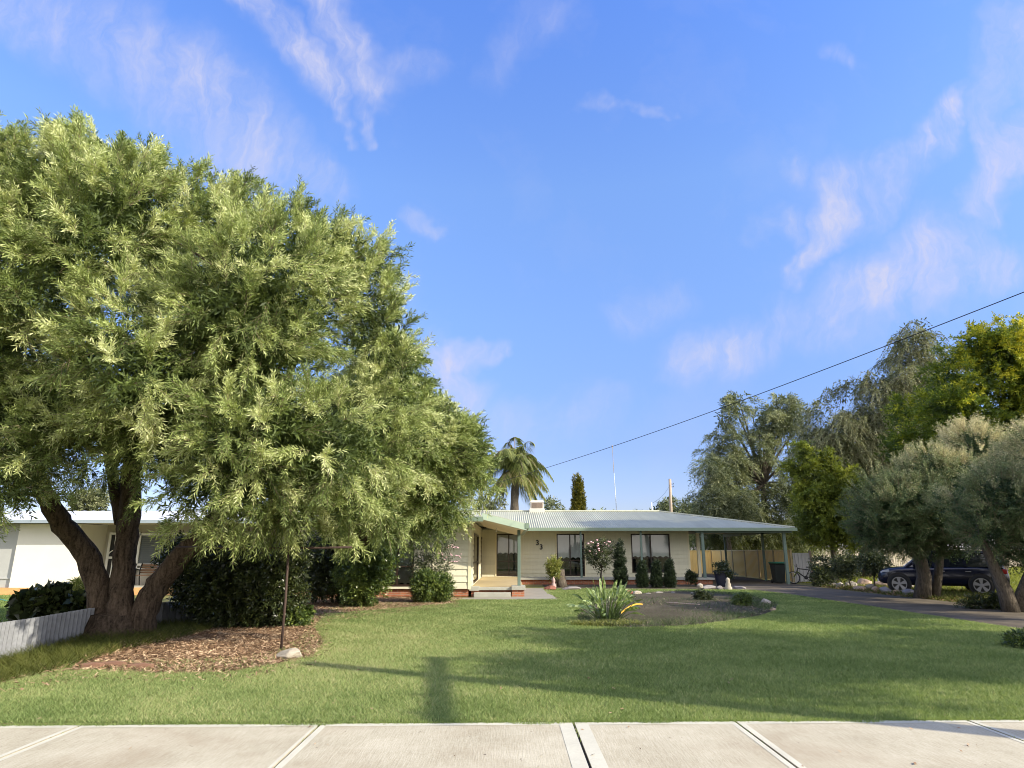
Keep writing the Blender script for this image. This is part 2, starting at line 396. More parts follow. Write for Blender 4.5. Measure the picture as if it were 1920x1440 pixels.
def sprigs(rng, P, D, L, K, ll, lw, alpha=40, droop=.3, tint=None, t0=.1, stem=0.0, curl=.0):
    """leafy twigs: N stems at P heading D, each with K narrow leaves set round it"""
    N = len(P); L = np.broadcast_to(np.asarray(L, float), (N,)); tt = t0+(1-t0)*(np.arange(K)+.5)/K
    g = np.array([0, 0, -1.0])
    base = P[:, None]+D[:, None]*(L[:, None]*tt)[..., None]+g*(droop*L[:, None]*tt**2)[..., None]
    tw = norm(D[:, None]+g*(2*droop*tt)[None, :, None])
    a = norm(np.cross(D, rdirs(rng, N))); b = np.cross(D, a)
    ph = 2.4*np.arange(K)[None]+rng.uniform(0, 6.28, (N, 1))
    pd = np.cos(ph)[..., None]*a[:, None]+np.sin(ph)[..., None]*b[:, None]
    al = np.radians(alpha*(.7+.6*rng.random((N, K))))[..., None]
    ld = norm(tw*np.cos(al)+pd*np.sin(al)+rng.normal(size=(N, K, 3))*.12)
    le = (ll*(.65+.7*rng.random((N, K))))[..., None]
    sd_ = norm(np.cross(ld, rng.normal(size=(N, K, 3))))*(lw*(.75+.5*rng.random((N, K))))[..., None]*.5
    mid = base+ld*le*.5; tip = base+ld*le+g*(curl*le)
    V = np.stack([base, mid+sd_, tip, mid-sd_], 2).reshape(-1, 4, 3)
    ti = np.clip((tint if tint is not None else rng.random(N))[:, None]*.72+rng.random((N, K))*.28, 0, 1).reshape(-1)
    if stem:
        e0 = P; e1 = P+D*L[:, None]+g*(droop*L)[:, None]; m_ = P+D*(L*.5)[:, None]+g*(droop*L*.25)[:, None]; w_ = a*stem
        V2 = np.concatenate([np.stack([e0-w_, e0+w_, m_+w_*.7, m_-w_*.7], 1), np.stack([m_-w_*.7, m_+w_*.7, e1+w_*.3, e1-w_*.3], 1)])
        return V, ti, V2
    return V, ti

def inpoly(x, y, poly):
    x = np.asarray(x); y = np.asarray(y); c = np.zeros(x.shape, bool); n = len(poly); j = n-1
    for i in range(n):
        xi, yi = poly[i]; xj, yj = poly[j]
        if yi != yj:
            c ^= ((yi > y) != (yj > y)) & (x < (xj-xi)*(y-yi)/(yj-yi)+xi)
        j = i
    return c
def edgedist(x, y, poly):
    p = np.stack([x, y], -1); best = np.full(len(x), 1e9); n = len(poly)
    for i in range(n):
        a = np.array(poly[i], float); b = np.array(poly[(i+1) % n], float); d = b-a
        h = np.clip(((p-a)@d)/(d@d+1e-9), 0, 1); best = np.minimum(best, np.linalg.norm(p-a-h[:, None]*d, axis=1))
    return best

def lobes_from_outline(rng, poly, Y, Rd, n, rl, front=.7, tries=60):
    """lobe centres filling a crown whose outline, seen from the street, is poly (photo pixels) at distance Y; real depth Rd"""
    poly = [tuple(map(float, p)) for p in poly]; xs = [p[0] for p in poly]; ys = [p[1] for p in poly]
    out = []; scale = FPX/(Y*.97)
    gx, gy = np.meshgrid(np.linspace(min(xs), max(xs), 60), np.linspace(min(ys), max(ys), 60)); gx = gx.ravel(); gy = gy.ravel()
    k = inpoly(gx, gy, poly); emax = edgedist(gx[k], gy[k], poly).max()
    while len(out) < n:
        m = 400; x = rng.uniform(min(xs), max(xs), m); y = rng.uniform(min(ys), max(ys), m); k = inpoly(x, y, poly); x = x[k]; y = y[k]
        e = edgedist(x, y, poly)
        for xi, yi, ei in zip(x, y, e):
            r = rl*rng.uniform(.7, 1.3)
            r = min(r, max(ei/scale*1.0, rl*.35))
            if ei/scale < r*.85: continue
            q = min(1.0, ei/emax); dep = Rd*math.sqrt(max(0, 1-(1-q)**2))
            s_ = rng.uniform(-1, 1); s_ = math.copysign(abs(s_)**.5, s_)
            if s_ > 0 and rng.random() < front: s_ = -s_
            yy = Y+dep*s_*.85
            p = PY(xi, yi, Y); d = ray(xi, yi); dd = p + d/d[1]*(yy-Y)*.35 + np.array([0, yy-Y, 0])*.65
            out.append((dd, r))
            if len(out) >= n: break
    return out
def crown_points(rng, lobes, n, shell=(.75, 1.02), squash=.85, back=.4, inner=.72):
    c = np.array([l[0] for l in lobes]); r = np.array([l[1] for l in lobes])
    P = []; O = []; tot_ = 0; it = 0
    while tot_ < n and it < 40:
        it += 1; m = n*2
        i = rng.choice(len(r), m, p=r**2/np.sum(r**2)); d = rdirs(rng, m); q = rng.uniform(*shell, m)
        p = c[i]+d*np.array([1, 1, squash])*(r[i]*q)[:, None]
        tocam = norm(np.array([0, 0, EYE])-p); keep = ((d*tocam).sum(1) > -.25) | (rng.random(m) < back)
        p = p[keep]; d = d[keep]; own = i[keep]
        deep = np.zeros(len(p), bool)
        for j in range(len(r)):
            deep |= (np.linalg.norm((p-c[j])/np.array([1, 1, squash]), axis=1) < r[j]*inner) & (own != j)
        k = ~deep | (rng.random(len(p)) < .12); k &= p[:, 2] > .03
        P.append(p[k]); O.append(d[k]); tot_ += k.sum()
    return np.concatenate(P)[:n], np.concatenate(O)[:n]
def bez(a, b, c, n):
    a, b, c = map(np.array, (a, b, c)); return [tuple((1-t)**2*a+2*t*(1-t)*b+t*t*c) for t in np.linspace(0, 1, n)]

def tree(name, label, cat, base, outline, Y, Rd, nl, rl, leaf, ns, K, ll, lw, L, seed, alpha=40, droop=.3, upb=.3, rnd=.5, trunk=None, bark='bark_grey',
         group=None, squash=.85, shell=(.7, 1.02), inner=.72, interior=.25, limb_r=.05, trunk_r=.25, fork=.35, parts=('trunk','crown'), stem=0.0, lobes=None, front=.7, nlimb=14, outw=1.0, back=.4, tintz=0.0, upgrad=0.0, bk=0, bl=.6, bsp=.5, tmix=.7):
    rng = np.random.default_rng(seed); root = thing(name, label, cat, base, group); base = np.array(base, float)
    lb = lobes if lobes is not None else lobes_from_outline(rng, outline, Y, Rd, nl, rl, front)
    cen = np.mean([l[0] for l in lb], 0)
    mb = MB(); fk = base+(cen-base)*fork
    if trunk is None:
        m_ = (base+fk)/2+np.array([rng.uniform(-.2, .2), 0, 0])
        mb.tube(bez(base-np.array([0,0,.05]), m_, fk, 7), list(np.linspace(trunk_r*1.15, trunk_r*.7, 7)), 10)
        forks = [(fk, trunk_r*.6)]
    else: forks = trunk(mb, rng)
    order = sorted(range(len(lb)), key=lambda i: -lb[i][1])[:nlimb]
    for i in order:
        p = np.array(lb[i][0]); f, r0 = min(forks, key=lambda q: np.linalg.norm(q[0]-p)); f = np.array(f)
        ctrl = f*.5+p*.5+np.array([rng.uniform(-.3,.3), rng.uniform(-.3,.3), .12*np.linalg.norm(p-f)])
        r0 = min(r0, limb_r*2.2); mb.tube(bez(f, ctrl, p, 7), list(np.linspace(r0*.8, limb_r*.35, 7)), 6)
    mb.build(parts[0], bark, root, smooth=True)
    if bk:      # boughs: bk sprigs set along each of many short curved branchlets
        nb = max(1, ns//bk); P0, O0 = crown_points(rng, lb, nb, shell, squash, back, inner); nb = len(P0)
        zz_ = np.clip((P0[:, 2]-P0[:, 2].min())/(np.ptp(P0[:, 2])+1e-6), 0, 1); B = norm(O0*outw+np.array([0, 0, upb])+np.array([0, 0, upgrad])*(zz_-.45)[:, None]+rng.normal(size=O0.shape)*rnd); bln = bl*(.6+.8*rng.random(nb)); tt = rng.random((nb, bk))**.8
        P = P0[:, None]+B[:, None]*((tt-.45)*bln[:, None])[..., None]+np.array([0, 0, -1.0])*(droop*.5*bln[:, None]*tt**2)[..., None]
        D = norm(B[:, None]+rng.normal(size=P.shape)*bsp); P = P.reshape(-1, 3); D = D.reshape(-1, 3); btint = np.repeat(rng.random(nb), bk)
    else:
        P, O = crown_points(rng, lb, ns, shell, squash, back, inner)
        D = norm(O*outw+np.array([0, 0, upb])+rng.normal(size=O.shape)*rnd); btint = rng.random(len(P))
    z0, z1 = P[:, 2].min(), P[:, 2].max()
    tn = np.clip(btint*(1-tintz)+tintz*(P[:, 2]-z0)/(z1-z0+1e-6), 0, 1)  # height share of tint; paints sunlit tops on golden and brush crowns
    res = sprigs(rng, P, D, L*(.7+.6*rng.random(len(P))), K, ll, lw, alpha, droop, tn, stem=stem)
    V, ti = res[0], res[1]
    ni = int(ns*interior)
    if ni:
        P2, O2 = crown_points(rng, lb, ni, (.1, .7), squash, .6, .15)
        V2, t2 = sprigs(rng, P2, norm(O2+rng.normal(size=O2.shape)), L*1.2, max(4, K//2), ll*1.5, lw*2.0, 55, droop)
        V = np.concatenate([V, V2]); ti = np.concatenate([ti, t2*.22])  # inner leaves tinted dark, painting in the crown's inner shade
    quads(parts[1], V, ti, M[leaf], root)
    if stem: quads('twigs', res[2], np.zeros(len(res[2])), M['twig'], root)
    return root
# ================================================================== GROUND
def sheet(name, pts, z, m, kind='structure', sub=None):
    mb = MB(); mb.poly([(p[0], p[1], z) for p in pts]); o = mb.build(name, m); 
    o.data.polygons[0].select = False
    return tag(o, kind=kind)
def smooth_poly(pts, k=4, seed=0, jit=.04):
    rng = random.Random(seed); n = len(pts); out = []
    for i in range(n):
        p0, p1, p2, p3 = (np.array(pts[(i+j) % n], float) for j in (-1, 0, 1, 2))
        for t in np.linspace(0, 1, k, endpoint=False):
            q = .5*((2*p1)+(-p0+p2)*t+(2*p0-5*p1+4*p2-p3)*t*t+(-p0+3*p1-3*p2+p3)*t**3)
            out.append((q[0]+rng.uniform(-jit, jit), q[1]+rng.uniform(-jit, jit)))
    return out
def f_ground(t, b):
    p = pos(t); n = t.noise(p, .25, 6, .65).outputs[0]; n2 = t.noise(p, 6, 5, .7).outputs[0]
    f_ = t.math('ADD', t.math('MULTIPLY', n, .6), t.math('MULTIPLY', n2, .4))
    t.put(b.inputs['Base Color'], t.ramp(f_, [(.35, (.13,.10,.055)), (.5, (.20,.19,.075)), (.62, (.12,.16,.045))])); b.inputs['Roughness'].default_value = .95
    b.inputs['Specular IOR Level'].default_value = .1; bump(t, b, n2, .6, .05)
M['ground'] = mat('dry_ground', f_ground)
def f_lawn(t, b):
    p = pos(t); n = t.noise(p, 22, 4, .7).outputs[0]; big = t.noise(p, .35, 4, .6).outputs[0]
    f_ = t.math('ADD', t.math('MULTIPLY', n, .6), t.math('MULTIPLY', big, .4))
    t.put(b.inputs['Base Color'], t.ramp(f_, [(.35, (.045,.060,.016)), (.55, (.11,.13,.04)), (.7, (.17,.165,.065))])); b.inputs['Roughness'].default_value = .95
    b.inputs['Specular IOR Level'].default_value = .1; bump(t, b, n, .8, .03)
M['lawn'] = mat('lawn_soil', f_lawn)
def f_path(t, b):
    p = pos(t); st = t.noise(t.mapping(p, scale=(34, 2.2, 1)), 2.0, 5, .7).outputs[0]; bl = t.noise(p, 1.3, 6, .6).outputs[0]; fn = t.noise(p, 55, 3, .7).outputs[0]
    f_ = t.math('ADD', t.math('MULTIPLY', st, .38), t.math('ADD', t.math('MULTIPLY', bl, .34), t.math('MULTIPLY', fn, .28)))
    st2 = t.noise(p, .55, 5, .65, .5).outputs[0]
    c = t.ramp(f_, [(.32, (.29,.250,.17)), (.5, (.44,.40,.295)), (.66, (.56,.52,.40))])
    sp = t.noise(p, 13, 2, .5).outputs[0]
    c = t.mix(t.maprange(st2, .5, .72, 0, .55), c, (.30,.235,.155)); t.put(b.inputs['Base Color'], t.mix(t.maprange(sp, .74, .78), c, (.16,.13,.10))); b.inputs['Roughness'].default_value = .9; b.inputs['Specular IOR Level'].default_value = .2
    bump(t, b, t.math('ADD', t.math('MULTIPLY', st, .7), t.math('MULTIPLY', fn, .3)), .35, .012)
M['path'] = mat('broomed_concrete', f_path)
M['path_edge'] = plain('trowelled_concrete', (.52, .50, .40), .8, .13, 2.2, fine=40)
M['joint'] = plain('joint_gap', (.02, .018, .015), .95, .1)
def f_drive(t, b):
    p = pos(t); n = t.noise(p, 1.1, 6, .65).outputs[0]; fn = t.noise(p, 70, 3, .7).outputs[0]
    f_ = t.math('ADD', t.math('MULTIPLY', n, .55), t.math('MULTIPLY', fn, .45))
    t.put(b.inputs['Base Color'], t.ramp(f_, [(.32, (.075,.062,.046)), (.5, (.125,.106,.080)), (.68, (.20,.168,.120))])); b.inputs['Roughness'].default_value = .95; b.inputs['Specular IOR Level'].default_value = .1
    bump(t, b, fn, .4, .01)
M['drive'] = mat('driveway_asphalt', f_drive)
def f_mulch(t, b):
    p = pos(t); n = t.noise(p, 26, 6, .75).outputs[0]; big = t.noise(p, 1.2, 4).outputs[0]
    f_ = t.math('ADD', t.math('MULTIPLY', n, .65), t.math('MULTIPLY', big, .35))
    t.put(b.inputs['Base Color'], t.ramp(f_, [(.35, (.07,.045,.03)), (.52, (.19,.12,.075)), (.68, (.36,.25,.155))])); b.inputs['Roughness'].default_value = 1; b.inputs['Specular IOR Level'].default_value = 0.05
    bump(t, b, n, 1, .05)
M['mulch'] = mat('bark_mulch_soil', f_mulch)
def f_bed(t, b):
    p = pos(t); n = t.noise(p, 20, 6, .75).outputs[0]; big = t.noise(p, .9, 4).outputs[0]
    f_ = t.math('ADD', t.math('MULTIPLY', n, .6), t.math('MULTIPLY', big, .4))
    t.put(b.inputs['Base Color'], t.ramp(f_, [(.35, (.05,.042,.030)), (.52, (.105,.092,.065)), (.66, (.17,.15,.105))])); b.inputs['Roughness'].default_value = 1; b.inputs['Specular IOR Level'].default_value = 0.05
    bump(t, b, n, 1, .05)
M['bed'] = mat('garden_bed_soil', f_bed)

mb = MB(); mb.quad((-1600,-1600,0),(1600,-1600,0),(1600,1600,0),(-1600,1600,0)); tag(mb.build('ground', 'ground'), kind='structure')

Y0 = G(960, 1358)[1]                                  # lawn edge of the footpath
LAWN = smooth_poly([G2(-260, 1357)] + [G2(*p) for p in ((-200,1290),(0,1284),(90,1262),(180,1258),(300,1264),(430,1262),(520,1246),(585,1232),(606,1205),(588,1175),(610,1152),(700,1145),(790,1137),(850,1132))]
        + [(-2.1, 24.4), (-.2, 24.2), (1.95, 24.6), (1.6, 27.5), (1.6, 31.5), (4.0, 31.2), (8.5, 30.8), (11.0, 30.2), (11.3, 27.5), (11.3, 20), (11.3, 12), (11.3, Y0+.1)], 1, 1, 0)
BED = smooth_poly([G2(*p) for p in ((1085,1160),(1100,1140),(1150,1122),(1220,1111),(1300,1109),(1390,1116),(1440,1128),(1455,1140),(1420,1156),(1340,1168),(1240,1176),(1150,1176),(1100,1172))], 4, 3, .05)
MUL = smooth_poly([G2(*p) for p in ((130,1256),(180,1259),(300,1265),(430,1263),(520,1248),(587,1234),(608,1205),(590,1176),(612,1152),(700,1145),(790,1137),(850,1132),(868,1122),(600,1118),(560,1140),(420,1160),(300,1180),(230,1200),(170,1225))], 1, 4, 0)
sheet('lawn', LAWN, .004, 'lawn'); sheet('mulch_bed', MUL, .008, 'mulch'); 
# the island bed is a low mound
mb = MB(); bc = np.mean(np.array(BED), 0); rings = []
for k, (s_, z_) in enumerate(((1.0, .006), (.9, .05), (.7, .10), (.4, .14), (.05, .15))):
    rings.append([(bc[0]+(p[0]-bc[0])*s_, bc[1]+(p[1]-bc[1])*s_, z_) for p in BED])
mb.loft(rings, True, False); mb.poly(rings[-1]); tag(mb.build('garden_bed', 'bed', smooth=True), kind='structure')
sheet('driveway', [(11.3, -3), (15.2, -3), (15.25, 14), (15.1, 22), (14.9, 27), (15.0, 33), (15.6, 40), (15.9, 52), (9.7, 52), (9.7, 35), (10.1, 31.5), (10.7, 29.6), (11.15, 28), (11.3, 26)], .012, 'drive')
sheet('front_path', [(-2.3, 24.2), (1.75, 24.2), (1.75, 31.9), (.5, 31.9), (.5, 25.9), (-2.3, 25.0)], .014, 'concrete')
sheet('front_garden', [(1.76, 31.6), (4, 31.3), (8.5, 30.9), (10.6, 30.2), (10.1, 31.5), (9.7, 35.3), (1.76, 35.3)], .010, 'bed')
# footpath: panels with open joints, trowelled borders and edges
joints = [G(155-3*0, 1362)[0]-2.2*2, G(155, 1362)[0]-2.2, G(155, 1362)[0], G(601, 1361)[0], G(1075, 1358)[0], G(1379, 1356)[0], G(1812, 1353)[0], G(1812,1353)[0]+2.2, G(1812,1353)[0]+4.4]
mp, me_, mj = MB(), MB(), MB(); YN = 4.2
mj.box(joints[0], joints[-1], YN, Y0-.02, -.02, .002); 
slope = -(G(0, 1363)[1]-G(1920, 1352)[1])/(G(1920,1352)[0]-G(0,1363)[0])
ye = lambda x: Y0 + slope*x*1.0
for i in range(len(joints)-1):
    a, b_ = joints[i]+.012, joints[i+1]-.012
    mp.poly([(a, YN, .014), (b_, YN, .014), (b_, ye(b_), .014), (a, ye(a), .014)])
    for (p, q) in (((a, YN), (b_, YN)), ((b_, YN), (b_, ye(b_))), ((b_, ye(b_)), (a, ye(a))), ((a, ye(a)), (a, YN))):
        mp.quad((*p, .014), (*q, .014), (*q, .0), (*p, .0))
    wl, wr = {2: (.05, .05), 3: (.05, .13), 4: (.13, .05), 5: (.06, .05), 6: (.05, .05)}.get(i, (.05, .05))
    if i == 2: wr = .03
    if i == 3: wl = .06
    me_.quad((a, YN, .0165), (a+wl, YN, .0165), (a+wl, ye(a), .0165), (a, ye(a), .0165))
    me_.quad((b_-wr, YN, .0165), (b_, YN, .0165), (b_, ye(b_), .0165), (b_-wr, ye(b_), .0165))
    me_.quad((a+wl, ye(a)-.10, .0165), (b_-wr, ye(b_)-.10, .0165), (b_-wr, ye(b_), .0165), (a+wl, ye(a), .0165))
tag(mp.build('footpath', 'path'), kind='structure'); tag(me_.build('footpath_border', 'path_edge'), kind='structure'); tag(mj.build('footpath_joint', 'joint'), kind='structure')

# ------------------------------------------------------------------ grass blades
GRASS = leafmat('grass_blade', [(0.0, (.148,.215,.068)), (.35, (.280,.370,.130)), (.7, (.415,.465,.205)), (1.0, (.60,.55,.31))], trans=.45, rough=.6, spec=.15)
rng = np.random.default_rng(5)
def blades(poly, n, hole=None, hgt=.045, wid=.0065, seed=1, lean=.5, pw=1.25, tintf=None, z=.0, dmin=None):
    rng = np.random.default_rng(seed); P = np.array(poly); x0, x1 = P[:, 0].min(), P[:, 0].max(); y0, y1 = P[:, 1].min(), P[:, 1].max()
    y0 = max(y0, dmin or 1e-3)
    X = []; Y = []; c = 0
    while c < n:
        m = n; u = rng.random(m); e = 1-pw
        yy = (y0**e+u*(y1**e-y0**e))**(1/e) if abs(e) > 1e-6 else y0*(y1/y0)**u
        xx = rng.uniform(x0, x1, m); k = inpoly(xx, yy, poly) & (np.abs(xx) < yy*.86+1.2)
        if hole is not None: k &= ~inpoly(xx, yy, hole)
        X.append(xx[k]); Y.append(yy[k]); c += int(k.sum())
        if c == 0: break
    x = np.concatenate(X)[:n]; y = np.concatenate(Y)[:n]; n = len(x)
    sc = np.maximum(1, y/8.0); w_ = wid*sc**.85*(.7+.6*rng.random(n)); h = hgt*(.55+.8*rng.random(n))
    a = rng.uniform(0, 6.28, n); b = rng.uniform(0, 6.28, n); l = h*lean*(.3+1.2*rng.random(n))
    B = np.stack([x, y, np.full(n, z)], -1); sdv = np.stack([np.cos(a), np.sin(a), np.zeros(n)], -1)*w_[:, None]*.5
    tip = B+np.stack([np.cos(b)*l, np.sin(b)*l, h], -1)
    V = np.stack([B-sdv, B+sdv, tip], 1)
    t = np.clip(rng.random(n)**1.3*.75 + (rng.random(n) < .06)*.35, 0, 1)
    if tintf is not None: t = np.clip(t+tintf(x, y), 0, 1)
    return V, t
def patch(x, y):
    """drier turf beside the mulch and along the left of the lawn, greener on the right"""
    d = np.exp(-(((x+3.0)/2.4)**2+((y-12.5)/4.0)**2))*.34 + .09*np.sin(x*1.7+y*.6+np.sin(y*2.3))*np.cos(y*1.1-x*.4+np.sin(x*1.9)) + .10*np.clip(np.sin(x*3.1+2*np.sin(y*1.3))*np.sin(y*2.7+1.5*np.sin(x*1.1))-.35, 0, 1)
    return d - .07*(1/(1+np.exp(-(x-2.0)))) + .03*np.sin(x*.9)*np.sin(y*.7)
V, t = blades(LAWN, 650000, BED, .036, .0085, 1, 1.15, 1.5, patch, .002, 6.9)
# ragged fringe over the footpath edge
nf = 16000; r2 = np.random.default_rng(9); x = r2.uniform(-6.5, 6.5, nf); y = Y0+slope*x+r2.normal(.02, .022, nf)-.055*np.clip(np.sin(x*2.3+np.sin(x*7))*.6+np.sin(x*5.7)*.5, 0, 1)
a = r2.uniform(0, 6.28, nf); h = .035*(.5+r2.random(nf)); B = np.stack([x, y, np.full(nf, .0)], -1); sv = np.stack([np.cos(a), np.sin(a), 0*a], -1)*.0045
tip = B+np.stack([r2.normal(0, .02, nf), -np.abs(r2.normal(0.01, .03, nf)), h], -1)
V = np.concatenate([V, np.stack([B-sv, B+sv, tip], 1)]); t = np.concatenate([t, r2.random(nf)*.6])
# weeds sprouting here and there in the footpath joints
nj = 140; jx = np.array(joints[1:-1])[r2.integers(0, len(joints)-2, nj)]; y = Y0-np.abs(r2.normal(0, .35, nj))-.02; a = r2.uniform(0, 6.28, nj); h = .03*(.4+r2.random(nj))
B = np.stack([jx+r2.normal(0, .006, nj), y, np.full(nj, .002)], -1); sv = np.stack([np.cos(a), np.sin(a), 0*a], -1)*.004; tip = B+np.stack([r2.normal(0, .015, nj), r2.normal(0, .015, nj), h], -1)
V = np.concatenate([V, np.stack([B-sv, B+sv, tip], 1)]); t = np.concatenate([t, r2.random(nj)])
tag(quads('lawn_grass', V, t, GRASS, tri=True), kind='stuff')
# sparse greyish grass in the island bed
BEDG = leafmat('bed_grass', [(0, (.05,.085,.035)), (.5, (.115,.155,.075)), (1, (.28,.27,.15))], .3, .7, .1)
def bedt(x, y): return 0*x
V, t = blades(BED, 60000, None, .10, .008, 3, 1.4, 1.2, None, .02)
k = np.random.default_rng(2).random(len(V)) < np.clip(.05+.35*(V[:, 0, 1] < 18.3)+.25*(V[:, 0, 0] > 7.2), 0, 1)
zb = .12*np.clip(1-(((V[:, 0, 0]-bc[0])/3.6)**2+((V[:, 0, 1]-bc[1])/3.6)**2), 0, 1); V[:, :, 2] += zb[:, None]
tag(quads('bed_grass', V[k], t[k], BEDG, tri=True), kind='stuff')
# straw and bark chips over the mulch
CH = leafmat('mulch_chips', [(0, (.09,.052,.034)), (.4, (.29,.18,.11)), (.75, (.50,.345,.22)), (1, (.70,.56,.38))], .1, .9, .1)
r3 = np.random.default_rng(12)
def chips(poly, n, lmin, lmax, wd, seed, zz=.012):
    r = np.random.default_rng(seed); P = np.array(poly); out = []; c = 0
    while c < n:
        x = r.uniform(P[:, 0].min(), P[:, 0].max(), n*2); y = r.uniform(P[:, 1].min(), P[:, 1].max(), n*2); k = inpoly(x, y, poly) & (np.abs(x) < y*.9+1); out.append(np.stack([x[k], y[k]], -1)); c += k.sum()
    p = np.concatenate(out)[:n]; l = r.uniform(lmin, lmax, n); a = r.uniform(0, 6.28, n); ti = r.normal(0, .25, n); wdt = wd*(.6+.8*r.random(n))
    d = np.stack([np.cos(a)*np.cos(ti), np.sin(a)*np.cos(ti), np.sin(ti)], -1)*l[:, None]*.5; s_ = np.stack([-np.sin(a), np.cos(a), r.normal(0, .4, n)], -1)*wdt[:, None]*.5
    c3 = np.concatenate([p, (zz+np.abs(d[:, 2])+.012*r.random(n))[:, None]], 1)
    return np.stack([c3-d-s_, c3+d-s_, c3+d+s_, c3-d+s_], 1), r.random(n)
V, t = chips(MUL, 52000, .02, .09, .009, 12)
tag(quads('mulch_straw', V, t, CH), kind='stuff')
V, t = chips(BED, 5200, .05, .16, .013, 13, .07)
zb = .10*np.clip(1-(((V[:, 0, 0]-bc[0])/3.6)**2+((V[:, 0, 1]-bc[1])/3.6)**2), 0, 1); V[:, :, 2] += zb[:, None]-.05
CH2 = leafmat('bed_chips', [(0, (.07,.055,.04)), (.5, (.17,.14,.10)), (1, (.40,.34,.25))], .1, .9, .1)
tag(quads('bed_litter', V, t, CH2), kind='stuff')
# runners of turf creeping into the mulch, and straw kicked out on the turf
ED = [G2(*p) for p in ((-60,1296),(90,1246),(300,1240),(430,1236),(520,1222),(575,1190),(570,1160),(620,1140),(760,1128),(860,1126),(860,1140),(700,1156),(620,1168),(612,1190),(625,1215),(590,1250),(430,1282),(180,1280),(0,1304))]
V, t = blades(ED, 5200, None, .05, .010, 61, 1.5, 1.1, None, .004); tag(quads('creeping_grass', V, t, GRASS, tri=True), kind='stuff')
V, t = chips(ED, 3600, .03, .10, .010, 62, .02); tag(quads('scattered_straw', V, t*.9, CH), kind='stuff')
DRYG = leafmat('rough_grass', [(0, (.05,.065,.018)), (.4, (.13,.15,.035)), (1, (.34,.29,.12))], .35, .7, .1)
# rough weeds along the low fence under the tree
WE = [G2(*p) for p in ((-160,1320),(-20,1292),(90,1262),(170,1240),(230,1222),(330,1200),(400,1180),(370,1168),(290,1172),(170,1193),(0,1238),(-120,1280))]
V, t = blades(WE, 7500, None, .15, .010, 21, 1.7, 1.1, None, .0)
tag(quads('weeds', V, t*.8, DRYG, tri=True), kind='stuff')
NG = [(16.2, 26), (60, 30), (60, 74), (17, 74), (16.3, 40)]
V, t = blades(NG, 40000, None, .16, .012, 22, .9, 1.1, None, .0)
tag(quads('far_grass', V, t, leafmat('far_grass_blade', [(0, (.14,.17,.03)), (.5, (.26,.29,.06)), (1, (.42,.38,.12))], .35, .7, .1), tri=True), kind='stuff')
NL = [G2(-200, 1180), G2(60, 1163), G2(160, 1150), (-17, 26.8), (-40, 26.8), (-40, 14)]
V, t = blades(NL, 26000, None, .06, .012, 23, .7, 1.1, None, .0); tag(quads('neighbour_grass', V, t*.5, GRASS, tri=True), kind='stuff')
VG = [(15.2, 14), (15.2, 22), (14.95, 27), (15.2, 33), (18, 33), (24, 24), (20, 12)]
V, t = chips(VG, 9000, .05, .2, .02, 24); tag(quads('leaf_litter', V, t*.7, CH), kind='stuff')
V, t = blades(VG, 9000, None, .16, .012, 25, 1.2, 1.1); tag(quads('undergrowth_grass', V, t*.8, DRYG, tri=True), kind='stuff')

# ================================================================== HOUSE
house = thing('house', 'cream weatherboard house with a green corrugated roof, carport and number 33', 'house', (3, 36, 0))
YW, YM, YE = 25.75, 36.9, 35.2          # wing wall, main wall, main eave
WX0, WX1 = -8.8, PY(881, 1060, YW)[0]
MXR = PY(1290, 1040, YM)[0]; FZ = .35
print('wing right', WX1, 'main right', MXR)
def siding(mb, o, u, n, L, z0, z1, openings=(), bh=.24, out=.028):
    """lapped boards; openings are (s0, s1, z0, z1) along the wall"""
    o, u, n = map(np.array, (o, u, n)); z = z0
    P = lambda s, zz, q: tuple(o+u*s+n*q+np.array([0, 0, zz]))
    while z < z1-1e-4:
        zt = min(z+bh, z1); cuts = sorted([z, zt]+[q for op in openings for q in op[2:4] if z+1e-3 < q < zt-1e-3])
        for a, b_ in zip(cuts[:-1], cuts[1:]):
            iv = [(0, L)]
            for (s0, s1, oz0, oz1) in openings:
                if (a+b_)/2 > oz0 and (a+b_)/2 < oz1:
                    iv = [q for i in iv for q in ((i[0], min(i[1], s0)), (max(i[0], s1), i[1])) if q[1] > q[0]+1e-4]
            qa, qb = out*(1-(a-z)/bh)+.003, out*(1-(b_-z)/bh)+.003
            for s0, s1 in iv:
                mb.quad(P(s0, a, qa), P(s1, a, qa), P(s1, b_, qb), P(s0, b_, qb))
                if a == z: mb.quad(P(s0, a, .0), P(s1, a, .0), P(s1, a, qa), P(s0, a, qa))
                mb.quad(P(s0, a, qa), P(s0, b_, qb), P(s0, b_, 0), P(s0, a, 0)); mb.quad(P(s1, a, qa), P(s1, b_, qb), P(s1, b_, 0), P(s1, a, 0))
        z = zt
